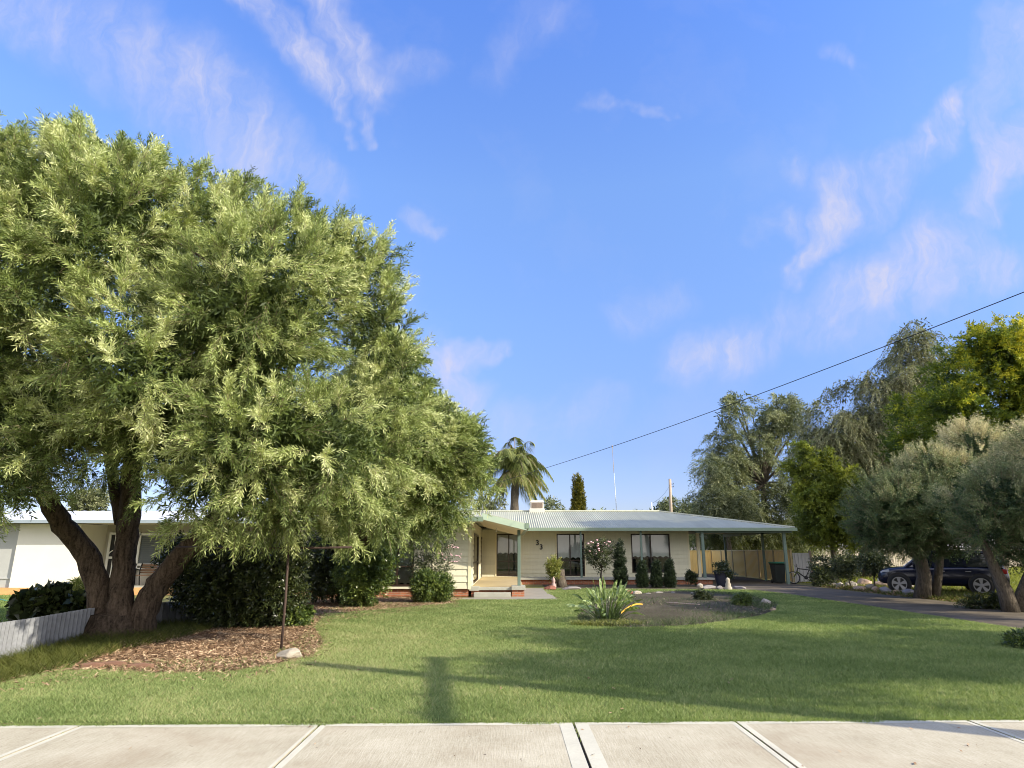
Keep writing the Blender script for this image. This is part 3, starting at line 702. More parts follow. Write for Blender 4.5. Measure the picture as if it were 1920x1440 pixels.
def window(name, o, u, n, s0, s1, z0, z1, bars_v=(), bars_h=(), blind=None, fw_=.06, framem='frame', curtain=True, sill=True, label=None):
    """framed opening with panes, and a roller blind with a scalloped hem behind the glass"""
    o, u, n = map(np.array, (o, u, n)); P = lambda s, zz, q: tuple(o+u*s+n*q+np.array([0, 0, zz]))
    w_ = MB()
    def bb(sa, sb, za, zb, qa=-.05, qb=.04):
        k = len(w_.v); w_.v += [P(s, z, q) for q in (qa, qb) for (s, z) in ((sa, za), (sb, za), (sb, zb), (sa, zb))]
        for f in ((0,1,2,3),(7,6,5,4),(0,4,5,1),(1,5,6,2),(2,6,7,3),(3,7,4,0)): w_.f.append(tuple(k+i for i in f))
    bb(s0, s0+fw_, z0, z1); bb(s1-fw_, s1, z0, z1); bb(s0+fw_, s1-fw_, z0, z0+fw_); bb(s0+fw_, s1-fw_, z1-fw_, z1)
    for v in bars_v: bb(v-.03, v+.03, z0+fw_, z1-fw_, -.045, .03)
    for h, sa, sb in bars_h: bb(sa, sb, h-.025, h+.025, -.043, .027)
    fr = w_.build(name, framem, house); 
    if label: fr['label'] = label
    g = MB(); g.quad(P(s0+fw_, z0+fw_, -.005), P(s1-fw_, z0+fw_, -.005), P(s1-fw_, z1-fw_, -.005), P(s0+fw_, z1-fw_, -.005)); g.build('pane', 'glass', fr, fix=False)
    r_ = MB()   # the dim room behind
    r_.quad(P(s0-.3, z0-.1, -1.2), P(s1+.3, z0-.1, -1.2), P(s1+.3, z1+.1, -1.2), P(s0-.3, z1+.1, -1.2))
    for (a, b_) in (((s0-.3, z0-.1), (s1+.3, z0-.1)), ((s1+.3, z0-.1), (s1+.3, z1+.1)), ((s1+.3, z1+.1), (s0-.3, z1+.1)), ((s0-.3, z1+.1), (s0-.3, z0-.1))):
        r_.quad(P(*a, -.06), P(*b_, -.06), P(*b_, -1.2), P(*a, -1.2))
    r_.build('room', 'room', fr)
    for (sa, sb, zb) in (blind or ()):
        bl = MB(); k = 28; top = z1-fw_; pts = []
        nsc = max(2, round((sb-sa)/.3))
        for i in range(k+1):
            s = sa+(sb-sa)*i/k; hem = zb+.07*abs(math.sin(math.pi*nsc*i/k))
            pts.append((s, hem))
        for (a, b_) in zip(pts[:-1], pts[1:]):
            bl.quad(P(a[0], a[1], -.10), P(b_[0], b_[1], -.10), P(b_[0], top, -.10), P(a[0], top, -.10))
        bl.build('blind', 'blind', fr, fix=False)
    return fr
# --- wing front wall
EZ = 2.80
ow = (WX0, YW, 0); ux = (1, 0, 0); ny = (0, -1, 0)
w0, w1 = PY(700, 1060, YW)[0]-WX0, PY(776, 1060, YW)[0]-WX0
wz1, wz0 = PY(740, 1026, YW)[2], PY(740, 1099, YW)[2]
mb = MB(); siding(mb, ow, ux, ny, WX1-WX0, .30, EZ, [(w0, w1, wz0, wz1)]); mb.build('wall', 'cream', house)
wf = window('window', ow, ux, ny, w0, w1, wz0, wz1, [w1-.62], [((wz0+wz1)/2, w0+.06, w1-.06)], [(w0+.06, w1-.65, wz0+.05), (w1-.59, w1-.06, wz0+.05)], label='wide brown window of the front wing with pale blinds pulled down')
mb = MB(); mb.box(WX0, WX1-.05, YW+.06, YW+.16, 0.02, .30); mb.build('plinth', 'brick', house)
# --- wing right side wall, with two brown windows
us = (0, 1, 0); nx = (1, 0, 0); os_ = (WX1, YW, 0); LS = YM-YW
def sY(px): # distance along the side wall seen at photo column px
    d = ray(px, 1040); return WX1/d[0]*d[1]-YW
sa, sb = sY(887.5), sY(896); sc, sd_ = sY(901.2), sY(903.6)
mb = MB(); siding(mb, os_, us, nx, LS, .30, EZ+.1, [(sa, sb, .38, 2.42), (sc, sd_, .42, 2.42)]); mb.build('wall', 'cream', house)
window('window', os_, us, nx, sa, sb, .38, 2.42, [], [(1.2, sa+.06, sb-.06)], None)
window('door', os_, us, nx, sc, sd_, .36, 2.42, [], [], None)
mb = MB(); mb.box(WX1-.16, WX1-.06, YW+.17, YM, .02, .30); mb.build('plinth', 'bricky', house)
mb = MB(); mb.box(WX1-.06, WX1+.045, YW-.045, YW+.02, .28, EZ); mb.build('corner_trim', 'cream_trim', house)
# --- main front wall
om = (WX1, YM, 0)
px2s = lambda px: PY(px, 1040, YM)[0]-WX1
zt = PY(1100, 1001, YM)[2]; zbm = PY(1100, 1077, YM)[2]
wins = [(px2s(931), px2s(972), FZ+.03, zt), (px2s(1044), px2s(1096), FZ+.03, zt), (px2s(1184), px2s(1257), PY(1220, 1074, YM)[2], zt)]
mb = MB(); siding(mb, om, ux, ny, MXR-WX1, .32, 2.86, wins, .2, .034); mb.build('wall', 'cream', house)
a, b_, z0_, z1_ = wins[0]; mid = (a+b_)/2
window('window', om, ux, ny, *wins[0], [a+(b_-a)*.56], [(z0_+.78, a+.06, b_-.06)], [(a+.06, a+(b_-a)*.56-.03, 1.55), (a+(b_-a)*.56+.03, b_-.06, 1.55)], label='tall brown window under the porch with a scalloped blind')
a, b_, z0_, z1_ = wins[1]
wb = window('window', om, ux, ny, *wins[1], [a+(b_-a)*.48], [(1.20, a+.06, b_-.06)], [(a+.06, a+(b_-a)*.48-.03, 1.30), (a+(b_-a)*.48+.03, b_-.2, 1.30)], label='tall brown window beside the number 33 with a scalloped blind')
# a bed with a pale cover just inside that window
mb = MB(); mb.loft([[(om[0]+a+.7+.9*q, YM+.25+.6*(1-k), FZ+.25+.55*math.sin(math.pi*min(1, .15+k*.55))*(.8+.2*math.cos(q*2))) for k in np.linspace(0, 1, 6)] for q in np.linspace(0, 1, 7)], False); mb.build('bed_cover', 'lace', wb, smooth=True)
a, b_, z0_, z1_ = wins[2]
vb = a+(b_-a)*.50; hz = PY(1220, 1046, YM)[2]
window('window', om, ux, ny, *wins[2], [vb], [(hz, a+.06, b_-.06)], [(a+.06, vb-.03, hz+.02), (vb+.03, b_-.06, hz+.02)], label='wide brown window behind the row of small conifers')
mb = MB(); mb.box(MXR, MXR+.1, YM-.03, YM+9, .30, 2.86); mb.build('wall', 'cream_trim', house)
mb = MB(); mb.box(WX0-.1, WX0, YW+.1, YM+9, .1, EZ); mb.box(WX0, MXR, YM+9, YM+9.1, .1, 2.86); mb.build('wall', 'cream_trim', house)
# trims beside the windows
for (s0, s1, z0_, z1_) in wins[:2]:
    for s in (s0-.07, s1): mb = MB(); mb.box(WX1+s, WX1+s+.07, YM-.045, YM, z0_-.02, zt+.03); mb.build('window_trim', 'cream_trim', house)
# house number
def digit(px, py, h):
    cu = bpy.data.curves.new('digit', 'FONT'); cu.body = '3'; cu.size = h*1.42; cu.extrude = .012; cu.offset = .008
    tmp = bpy.data.objects.new('digit_curve', cu); C.objects.link(tmp)
    dg = bpy.context.evaluated_depsgraph_get(); me = bpy.data.meshes.new_from_object(tmp.evaluated_get(dg)); bpy.data.objects.remove(tmp)
    me.materials.clear(); me.materials.append(M['black'])
    o = bpy.data.objects.new('house_number', me); C.objects.link(o); p = PY(px, py, YM-.05)
    o.rotation_euler = (math.pi/2, 0, 0); o.parent = house; h0 = ORG[house.name]; o.location = (p[0]-h0[0], p[1]-h0[1], p[2]-h0[2])
digit(1004.5, 1022, .27); digit(1011.5, 1030, .27)
# --- porch
PXR = PY(976, 1095, 26.0)[0]+.12
mb = MB(); mb.box(WX1+.05, PXR, 25.9, YM-.03, FZ-.10, FZ); mb.build('porch_floor', 'floor', house, bevel=.01)
mb = MB(); mb.box(WX1+.35, PXR-.45, 25.86, 25.96, FZ-.11, FZ+.004); mb.build('step', 'step', house, bevel=.012)
mb = MB(); mb.box(WX1+.18, PXR-.5, 25.42, 25.84, .0, .17); mb.build('step', 'step', house, bevel=.012)
mb = MB(); mb.box(WX1+.35, PXR-.46, 25.98, 26.08, .0, FZ-.11); mb.box(WX1+.06, WX1+.34, 25.87, 26.3, 0, FZ-.13); mb.box(PXR-.45, PXR+.02, 25.82, 26.3, 0, FZ-.10); mb.build('plinth', 'brick', house)
mb = MB(); mb.box(WX1-.02, WX1+.36, 25.8, 26.35, FZ-.13, FZ+.02); mb.build('pier_cap', 'step', house, bevel=.012); mb = MB(); mb.box(PXR-.47, PXR+.06, 25.76, 26.4, FZ-.10, FZ+.05); mb.build('pier_cap', 'step', house, bevel=.012)
mb = MB(); mb.box(PXR-.06, PXR, 26.3, YM-.03, 0, FZ-.1); mb.build('plinth', 'bricky', house)
# porch roof falls gently to the right
ra = PY(905, 964, 24.75); rb = PY(986, 984, 24.75)
def pr(x, y, dz=0): 
    k = (x-ra[0])/(rb[0]-ra[0]); return (x, y, ra[2]*(1-k)+rb[2]*k+dz)
mb = MB(); x0, x1 = ra[0]-.02, rb[0]+.02
for a, b_ in ((0, 0),):
    mb.loft([[pr(x0, y, .0), pr(x1, y, .0), pr(x1, y, .05), pr(x0, y, .05)] for y in (24.7, YE+.6)], True, True)
prf = mb.build('porch_roof', 'roof', house)
mb = MB(); mb.quad(pr(x0-.55, 24.76, -.16), pr(x1-.06, 24.76, -.16), pr(x1-.06, YE+.5, -.16), pr(x0-.55, YE+.5, -.16)); mb.build('soffit', 'soffit', prf, fix=False)
mb = MB(); mb.loft([[pr(x0, 24.66, .03), pr(x0, 24.74, .03), pr(x0, 24.74, -.20), pr(x0, 24.66, -.20)], [pr(x1, 24.66, .03), pr(x1, 24.74, .03), pr(x1, 24.74, -.20), pr(x1, 24.66, -.20)]], True, True); mb.build('fascia', 'lightgreen', prf)
mb = MB(); mb.loft([[(x1-.04, y, rb[2]+.06), (x1+.10, y, rb[2]+.06), (x1+.10, y, rb[2]-.14), (x1-.04, y, rb[2]-.14)] for y in (24.64, YE-.15)], True, True); mb.build('gutter', 'green', prf)
mb = MB(); mb.box(rb[0]-.30, rb[0]-.18, 25.98, 26.10, FZ+.05, rb[2]-.15); mb.build('post', 'post', house, bevel=.008)
mb = MB(); lp = pr(-.55, 31); mb.lathe([(.0, .0), (.03, 0), (.03, -.10), (.05, -.16), (.0, -.2)], (lp[0], 31, lp[2]-.17), n=12); mb.build('porch_lamp', 'white', house)
# --- wing roof
mb = MB(); ez = PY(880, 970, 24.6)[2]; wx0, wx1 = WX0-.9, ra[0]-.02; yf = 24.6; rx = (wx0+wx1)/2; rz = ez+(wx1-wx0)/2*.20; ry = yf+(wx1-wx0)/2
def corr(mb, e0, e1, tops, pitch=.12, amp=.02, up=(0, 0, 1)):
    """corrugated sheet from eave line e0-e1 up to tops(k) (k 0..1 along the eave)"""
    e0, e1 = np.array(e0), np.array(e1); L = np.linalg.norm(e1-e0); n = max(4, int(L/pitch)*4); rows = []
    for i in range(n+1):
        k = i/n; q = e0+(e1-e0)*k; t_ = np.array(tops(k)); a = amp*math.cos(i*math.pi/2)
        rows.append([tuple(q+np.array([0, 0, a])), tuple(q*.5+t_*.5+np.array([0, 0, a])), tuple(t_+np.array([0, 0, a]))])
    mb.loft(rows, False)
A_, B_, D_, E_ = np.array((wx0, yf, ez)), np.array((wx1, yf, ez)), np.array((rx, ry, rz)), np.array((rx, YM+2, rz))
corr(mb, A_, B_, lambda k: A_+(D_-A_)*2*k if k < .5 else B_+(D_-B_)*2*(1-k))
F_ = np.array((wx1, YM, ez)); corr(mb, B_, F_, lambda k: (D_*(1-min(1, k/.35))+B_*0+min(1, k/.35)*np.array((rx, ry+.001, rz))) if False else np.array((rx+(wx1-rx)*max(0, 1-k*(YM-yf)/(ry-yf)), yf+k*(YM-yf) if k*(YM-yf) < ry-yf else yf+k*(YM-yf), rz-(rz-ez)*max(0, 1-k*(YM-yf)/(ry-yf)))))
Hh = np.array((wx0, YM, ez)); corr(mb, A_, Hh, lambda k: np.array((rx-(rx-wx0)*max(0, 1-k*(YM-yf)/(ry-yf)), yf+k*(YM-yf), rz-(rz-ez)*max(0, 1-k*(YM-yf)/(ry-yf)))))
wr = mb.build('roof', 'roof', house, fix=False)
mb = MB(); mb.box(wx0-.05, wx1+.05, yf-.1, yf+.02, ez-.15, ez+.02); mb.build('gutter', 'green', wr)
mb = MB(); mb.box(wx0, wx1, yf+.02, YW, ez-.13, ez-.10); mb.build('soffit', 'soffit', wr)
# --- main roof: one long hip that runs on over the carport
XE0, XE1 = WX1-7.6, PY(1490, 988, YE)[0]; eg = PY(1200, 990, YE)[2]; RY = 41.0; rzm = PY(1100, 959, RY)[2]; XR = PY(1236, 958, RY)[0]
print('eave', eg, 'ridge', rzm, XR, XE1)
mb = MB(); e0, e1 = (XE0, YE, eg), (XE1, YE, eg)
def tops_f(k):
    x = XE0+(XE1-XE0)*k; q = min(1.0, (XE1-x)/(XE1-XR)); return (x, YE+(RY-YE)*q, eg+(rzm-eg)*q)
xs = np.linspace(0, 1, 3); corr(mb, e0, e1, tops_f)
yb = RY+(RY-YE)
def tops_s(k):
    y = YE+(yb-YE)*k; q = 1-abs(y-RY)/(RY-YE); return (XE1-(XE1-XR)*q, y, eg+(rzm-eg)*q)
corr(mb, (XE1, YE, eg), (XE1, yb, eg), tops_s)
mb.quad((XE0, RY, rzm), (XR, RY, rzm), (XE1, yb, eg), (XE0, yb, eg))
mr = mb.build('roof', 'roof', house, fix=False)
mb = MB(); mb.tube([(XE0, RY, rzm+.015), (XR, RY, rzm+.015)], .07, 6); mb.tube([(XR, RY, rzm+.015), (XE1, YE, eg+.03)], .06, 6); mb.build('ridge_cap', 'roof', mr)
mb = MB(); mb.box(rb[0]+.13, XE1+.08, YE-.12, YE+.02, eg-.15, eg+.015); mb.box(XE1-.02, XE1+.1, YE+.02, yb, eg-.15, eg+.015); mb.build('gutter', 'green', mr)
mb = MB(); mb.box(rb[0]+.3, MXR+.2, YE+.02, YM-.03, eg-.11, eg-.09); mb.build('soffit', 'soffit', mr)
mb = MB(); mb.box(MXR+.2, XE1-.1, YE+.3, yb-.3, eg-.02, eg+.0); mb.build('carport_ceiling', 'soffit', mr)
mb = MB(); mb.box(MXR+.05, XE1-.12, YE+.14, YE+.24, eg-.24, eg-.05)
for y in (YE+.24, 38.6, 42.5): mb.bar((XE1-.3, y, eg-.13), (XE1-.3, y+3.6, eg-.13), .09, .18)
mb.build('carport_beam', 'post', house)
# verandah slab and plinth
mb = MB(); mb.box(PXR+.02, MXR+.9, YE+.1, YM-.02, FZ-.11, FZ-.01); mb.build('verandah_floor', 'step', house, bevel=.01)
mb = MB(); mb.box(PXR+.05, MXR+.8, YE+.2, YM-.05, 0, FZ-.11); mb.build('plinth', 'brick', house)
def post(px, y, z0, z1=None, wd=.10, m='post'):
    x = PY(px, 1040, y)[0]; b = MB(); b.box(x-wd/2, x+wd/2, y-wd/2, y+wd/2, z0, (z1 or eg)-.14); return b.build('post', m, house, bevel=.006)
post(1089.5, YE+.2, FZ-.01); post(1203, YE+.2, FZ-.01); post(1319, YE+.2, FZ-.01, wd=.14)
post(1473, YE+.4, 0, wd=.15); post(1432, 39.4, 0, wd=.12); post(1361, 45.9, 0, wd=.12); post(1310, 37.2, FZ-.4, wd=.16, m='cream_trim')
mb = MB(); p = PY(1222, 950, RY+.6); mb.tube([(p[0], p[1], rzm-.2), (p[0], p[1], PY(1222, 942, RY+.6)[2])], .035, 8); mb.build('vent_pipe', 'white', house)
# ================================================================== PLANTS
L_ = {}
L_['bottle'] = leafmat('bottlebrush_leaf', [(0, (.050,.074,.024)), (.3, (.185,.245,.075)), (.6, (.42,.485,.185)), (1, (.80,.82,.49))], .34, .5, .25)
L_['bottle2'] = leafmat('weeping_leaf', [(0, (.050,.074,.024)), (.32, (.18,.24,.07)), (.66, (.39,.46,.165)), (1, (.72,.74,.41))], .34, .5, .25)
L_['gum'] = leafmat('gum_leaf', [(0, (.065,.085,.042)), (.5, (.17,.20,.10)), (1, (.36,.38,.21))], .3, .45, .35)
L_['pepper'] = leafmat('pepper_leaf', [(0, (.05,.065,.02)), (.5, (.13,.155,.055)), (1, (.28,.30,.12))], .4, .5, .3)
L_['weep'] = leafmat('grey_weeping_leaf', [(0, (.07,.082,.038)), (.5, (.19,.21,.10)), (1, (.38,.38,.21))], .3, .5, .3)
L_['gold'] = leafmat('golden_leaf', [(0, (.05,.078,.014)), (.36, (.125,.185,.028)), (.56, (.32,.37,.035)), (.76, (.86,.76,.07))], .4, .45, .3)  # gold end: new growth, plus sunlit tops put into the leaf colour
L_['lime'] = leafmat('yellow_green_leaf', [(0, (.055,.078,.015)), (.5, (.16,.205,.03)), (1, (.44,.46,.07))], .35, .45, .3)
L_['grev'] = leafmat('conifer_brush_leaf', [(0, (.032,.058,.026)), (.42, (.105,.165,.066)), (.58, (.29,.34,.15)), (.78, (.78,.70,.44))], .2, .55, .3)  # tan end puts the sunlit brush tops into the leaf colour
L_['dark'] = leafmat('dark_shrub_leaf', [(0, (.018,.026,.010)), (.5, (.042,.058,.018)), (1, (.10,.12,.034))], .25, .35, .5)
L_['shrub'] = leafmat('glossy_shrub_leaf', [(0, (.035,.058,.016)), (.5, (.095,.145,.036)), (1, (.28,.35,.08))], .3, .32, .5)
L_['rose'] = leafmat('rose_leaf', [(0, (.028,.040,.018)), (.5, (.06,.08,.032)), (1, (.14,.16,.06))], .25, .4, .4)
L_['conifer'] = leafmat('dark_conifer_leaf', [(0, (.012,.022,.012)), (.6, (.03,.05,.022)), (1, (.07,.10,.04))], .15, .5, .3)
L_['cypress'] = leafmat('cypress_leaf', [(0, (.055,.06,.012)), (.5, (.14,.14,.02)), (1, (.32,.27,.04))], .2, .5, .3)
L_['palm'] = leafmat('palm_leaflet', [(0, (.08,.105,.03)), (.5, (.20,.24,.07)), (.85, (.40,.41,.16)), (1, (.55,.46,.22))], .3, .4, .4)
L_['strel'] = leafmat('paddle_leaf', [(0, (.10,.155,.045)), (.5, (.20,.28,.09)), (1, (.42,.50,.24))], .3, .28, .7)
L_['strap'] = leafmat('strap_leaf', [(0, (.10,.13,.025)), (.5, (.24,.27,.06)), (1, (.46,.42,.16))], .35, .5, .3)

# ---- the big front tree
tb = G(212, 1190)
def big_trunk(mb, rng):
    f = []
    b0 = tb+np.array([0, 0, -.05])
    def limb(pts, rad, wob=.10):
        q = []; r = []
        for i in range(len(pts)-1):
            for t in np.linspace(0, 1, 5, endpoint=False):
                k = t*t*(3-2*t)*.35+t*.65
                q.append(np.array(pts[i])*(1-k)+np.array(pts[i+1])*k + np.array([rng.normal(0, .012), rng.normal(0, .012), 0])); r.append(rad[i]*(1-t)+rad[i+1]*t)
        q.append(np.array(pts[-1])); r.append(rad[-1])
        mb.tube(q, r, 14, True, wob, rng); f.append((np.array(pts[-1]), rad[-1]))
    Yb = tb[1]
    # left limb, middle limb, right limb, following the fork seen from the street
    limb([PY(196, 1198, Yb+.05), PY(190, 1150, Yb), PY(186, 1100, Yb-.1), PY(165, 1040, Yb-.2), PY(118, 985, Yb-.5), PY(85, 930, Yb-.9), PY(40, 820, Yb-1.3), PY(20, 660, Yb-1.2)], [.34, .25, .23, .22, .20, .17, .12, .07])
    limb([PY(229, 1198, Yb-.12), PY(228, 1120, Yb-.12), PY(233, 1050, Yb-.05), PY(240, 980, Yb), PY(245, 900, Yb+.1), PY(262, 780, Yb+.2), PY(280, 600, Yb+.3), PY(290, 430, Yb+.4)], [.30, .235, .215, .22, .20, .17, .13, .06])
    limb([PY(262, 1200, Yb+.05), PY(268, 1150, Yb), PY(296, 1095, Yb), PY(340, 1040, Yb-.1), PY(395, 985, Yb-.3), PY(460, 900, Yb-.5), PY(520, 780, Yb-.6), PY(560, 640, Yb-.5)], [.33, .27, .23, .21, .17, .13, .10, .05])
    limb([PY(228, 980, Yb+.02), PY(215, 905, Yb+.2), PY(190, 800, Yb+.6), PY(150, 640, Yb+.8), PY(130, 450, Yb+.8)], [.13, .12, .10, .08, .04], .06)
    limb([PY(345, 1035, Yb-.1), PY(372, 1000, Yb+.3), PY(430, 955, Yb+.8), PY(520, 880, Yb+1.2)], [.13, .10, .08, .05], .06)
    mb.lathe([(.85, -.03), (.70, .06), (.58, .2), (.52, .4), (.0, .5)], tuple(tb), n=18)
    return f
OUT1 = [(-330,460),(-200,320),(-90,275),(10,255),(60,295),(110,295),(180,278),(250,325),(320,340),(400,375),(480,400),(545,395),(610,440),(665,465),(688,490),(705,565),(745,610),(752,670),(755,740),(770,830),(765,910),(720,955),(640,970),(560,975),(480,960),(420,975),(370,970),(320,935),(285,860),(215,820),(150,840),(110,915),(40,945),(-60,980),(-220,980),(-330,800)]
rngb = np.random.default_rng(77)
lb1 = lobes_from_outline(rngb, OUT1, 13.2, 3.6, 120, .85, .72)
for px, py, Y, r in ((20,290,12.6,.5),(180,300,12.6,.5),(330,365,12.4,.5),(440,400,12.4,.5),(540,425,12.4,.5),(640,475,12.6,.5),(700,640,12.8,.45),(200,760,11.4,.6),(110,780,11.4,.6),(290,740,11.2,.55),(60,840,11.2,.5),(160,700,11.2,.6),(40,905,11.0,.45),(-40,910,11,.55),(690,560,12.6,.55),(715,620,12.6,.5),(735,690,12.8,.5),(680,500,12.6,.5),(745,760,13,.5),(720,830,13,.6),(430,800,10.4,.5),(530,800,10.7,.55),(240,700,9.9,.6),(400,740,9.8,.6),(370,925,11.2,.45),(440,935,11.3,.45),(560,945,11.8,.45),(640,945,12,.45),(700,930,12.5,.5)):
    lb1.append((PY(px, py, Y), r))
tree('bottlebrush_tree', 'huge spreading tree with narrow pale green leaves and a three limbed dark trunk', 'tree', tb, None, 13.2, 3.6, 0, 1, None or 'x', 1, 1, 1, 1, 1, 1) if False else None
M['bottle'] = L_['bottle']
for k, v in L_.items(): M[k] = v
pock = [(430,690,48),(545,625,36),(385,870,30),(300,470,30),(640,760,30),(180,600,34),(560,850,28)]
def pix_of(p):
    q = np.array(p)-np.array([0, 0, EYE]); c, s = math.cos(YAW), math.sin(YAW); x_, y_ = q[0]*c-q[1]*s, q[0]*s+q[1]*c
    f = y_*math.cos(PITCH)+q[2]*math.sin(PITCH); u = -y_*math.sin(PITCH)+q[2]*math.cos(PITCH); return 960+FPX*x_/f, 720-FPX*u/f
def in_pocket(l):
    a, b_ = pix_of(l[0]); return l[0][1] < 13.4 and any(math.hypot(a-x, b_-y) < r+18 for x, y, r in pock)
lb1 = [l for l in lb1 if not in_pocket(l)]      # hollows that open into the dark inside of the crown
for px, py, Y, r in ((420,380,13.2,.5),(380,365,13,.5),(470,420,13,.55),(150,850,13.6,.5),(240,840,14.2,.5),(120,760,14.4,.7),(300,820,14.4,.6),(200,700,14.6,.8),(420,690,15,.8),(545,625,15,.7),(300,470,15,.8),(560,850,14.6,.6),(640,760,15,.6)): lb1.append((PY(px, py, Y), r))
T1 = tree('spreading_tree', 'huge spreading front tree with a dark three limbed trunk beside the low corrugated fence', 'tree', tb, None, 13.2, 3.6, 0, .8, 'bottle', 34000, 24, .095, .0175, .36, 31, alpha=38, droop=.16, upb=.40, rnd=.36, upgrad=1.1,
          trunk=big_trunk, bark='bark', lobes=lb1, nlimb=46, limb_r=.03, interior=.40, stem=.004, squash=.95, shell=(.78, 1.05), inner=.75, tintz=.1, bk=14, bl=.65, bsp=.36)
OUT2 = [(690,640),(735,600),(765,640),(800,720),(840,752),(880,785),(900,840),(902,905),(890,945),(870,950),(862,970),(840,985),(800,985),(760,975),(700,980),(640,980),(600,940),(620,800)]
t2 = np.array([*G2(640, 1130), 0])
lb2 = lobes_from_outline(np.random.default_rng(4), OUT2, 18.2, 2.6, 60, .75, .7)
for px, py, Y, r in ((880,820,18,.35),(885,900,17.6,.4),(845,955,17.4,.35),(820,960,17.4,.35),(775,960,17.3,.35),(720,965,17.2,.35)): lb2.append((PY(px, py, Y), r))
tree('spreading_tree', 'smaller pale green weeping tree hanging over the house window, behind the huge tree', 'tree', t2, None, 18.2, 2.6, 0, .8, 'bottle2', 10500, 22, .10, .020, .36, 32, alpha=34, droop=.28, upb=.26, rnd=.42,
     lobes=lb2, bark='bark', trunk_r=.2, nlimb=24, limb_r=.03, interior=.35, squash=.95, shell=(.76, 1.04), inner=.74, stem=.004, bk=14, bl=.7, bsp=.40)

# ---- trees behind and on the right
def far(name, label, basepx, outline, Y, Rd, nl, rl, leaf, ns, K, ll, lw, L, seed, group=None, **kw):
    b = np.array([PY(basepx, 1050, Y)[0], Y, 0]); return tree(name, label, 'tree', b, outline, Y, Rd, nl, rl, leaf, ns, K, ll, lw, L, seed, group=group, **kw)
far('gum_tree', 'tall gum tree with open grey green crown behind the carport roof', 1432, [(1328,775),(1350,745),(1390,728),(1430,722),(1470,740),(1492,770),(1500,820),(1505,900),(1500,985),(1440,990),(1380,985),(1340,960),(1318,900),(1300,905),(1296,880),(1312,850),(1325,830)], 56, 4.0, 46, .95, 'gum', 4200, 16, .26, .055, .75, 41, alpha=45, droop=.6, upb=.1, rnd=.6, trunk_r=.32, fork=.75, limb_r=.09, nlimb=30, shell=(.6,1.05), interior=.12, bk=12, bl=1.4, bsp=.6)
far('gum_tree', 'low dark gum tree leaning left of the tall gum, its foot hidden by the roof', 1375, [(1298,880),(1320,850),(1350,870),(1385,900),(1405,960),(1400,990),(1340,985),(1305,960),(1295,925)], 53, 2.5, 24, .9, 'gum', 1600, 16, .24, .045, .9, 42, alpha=45, droop=.6, upb=.1, rnd=.6, trunk_r=.22, fork=.6, limb_r=.07, shell=(.5,1.05), interior=.2)
far('pepper_tree', 'weeping pepper tree with dark bent trunk behind the beige steel fence', 1395, [(1290,1000),(1330,985),(1400,975),(1470,975),(1510,990),(1512,1012),(1470,1018),(1430,1012),(1380,1016),(1330,1020),(1300,1030),(1288,1020)], 57, 3, 46, .8, 'pepper', 3200, 16, .22, .035, 1.1, 43, alpha=30, droop=1.0, upb=-.2, rnd=.5, trunk_r=.35, fork=.7, limb_r=.12, nlimb=18, bark='bark', interior=.3)
far('pepper_tree', 'pale weeping pepper tree at the end of the beige fence, left of the cream shed', 1478, [(1440,985),(1500,975),(1545,985),(1545,1005),(1505,1020),(1470,1018),(1445,1010)], 62, 2.5, 24, .8, 'pepper', 1500, 16, .22, .04, 1.1, 44, alpha=30, droop=1.0, upb=-.2, rnd=.5, trunk_r=.3, fork=.6, limb_r=.10)
far('weeping_tree', 'tall grey green weeping tree with long hanging twigs between gum and golden tree', 1615, [(1492,840),(1496,790),(1520,745),(1560,720),(1600,700),(1650,650),(1690,605),(1710,600),(1745,640),(1765,690),(1770,800),(1740,900),(1690,980),(1620,1010),(1540,1000),(1500,930)], 44, 5, 80, 1.1, 'weep', 14000, 18, .16, .045, 1.0, 45, alpha=28, droop=1.1, upb=.12, rnd=.55, trunk_r=.4, fork=.5, limb_r=.08, nlimb=36, stem=.006, interior=.2, shell=(.5,1.03), inner=.6, bk=10, bl=1.2, bsp=.45)
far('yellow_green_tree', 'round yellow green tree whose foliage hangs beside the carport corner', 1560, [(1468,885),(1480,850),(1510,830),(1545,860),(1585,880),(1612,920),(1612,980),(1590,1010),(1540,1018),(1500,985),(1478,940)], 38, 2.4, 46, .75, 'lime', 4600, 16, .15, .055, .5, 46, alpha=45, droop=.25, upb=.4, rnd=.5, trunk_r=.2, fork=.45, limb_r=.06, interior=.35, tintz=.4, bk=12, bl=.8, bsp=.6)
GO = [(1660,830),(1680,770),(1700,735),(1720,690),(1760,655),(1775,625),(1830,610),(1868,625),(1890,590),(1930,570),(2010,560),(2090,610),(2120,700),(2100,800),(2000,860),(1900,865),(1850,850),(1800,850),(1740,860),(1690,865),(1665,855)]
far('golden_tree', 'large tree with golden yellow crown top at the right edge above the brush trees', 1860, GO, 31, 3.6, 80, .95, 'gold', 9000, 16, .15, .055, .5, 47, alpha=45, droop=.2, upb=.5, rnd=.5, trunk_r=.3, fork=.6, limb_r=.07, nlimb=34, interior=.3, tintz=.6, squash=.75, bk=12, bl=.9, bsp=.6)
GR1 = [(1597,945),(1605,905),(1640,885),(1690,872),(1705,845),(1740,812),(1790,800),(1840,808),(1860,850),(1850,900),(1830,960),(1815,1022),(1775,1048),(1720,1042),(1660,1044),(1615,1030),(1598,990)]
gb = G(1738, 1122)
lbg = lobes_from_outline(np.random.default_rng(6), GR1, 24.0, 2.0, 40, .68, .75)
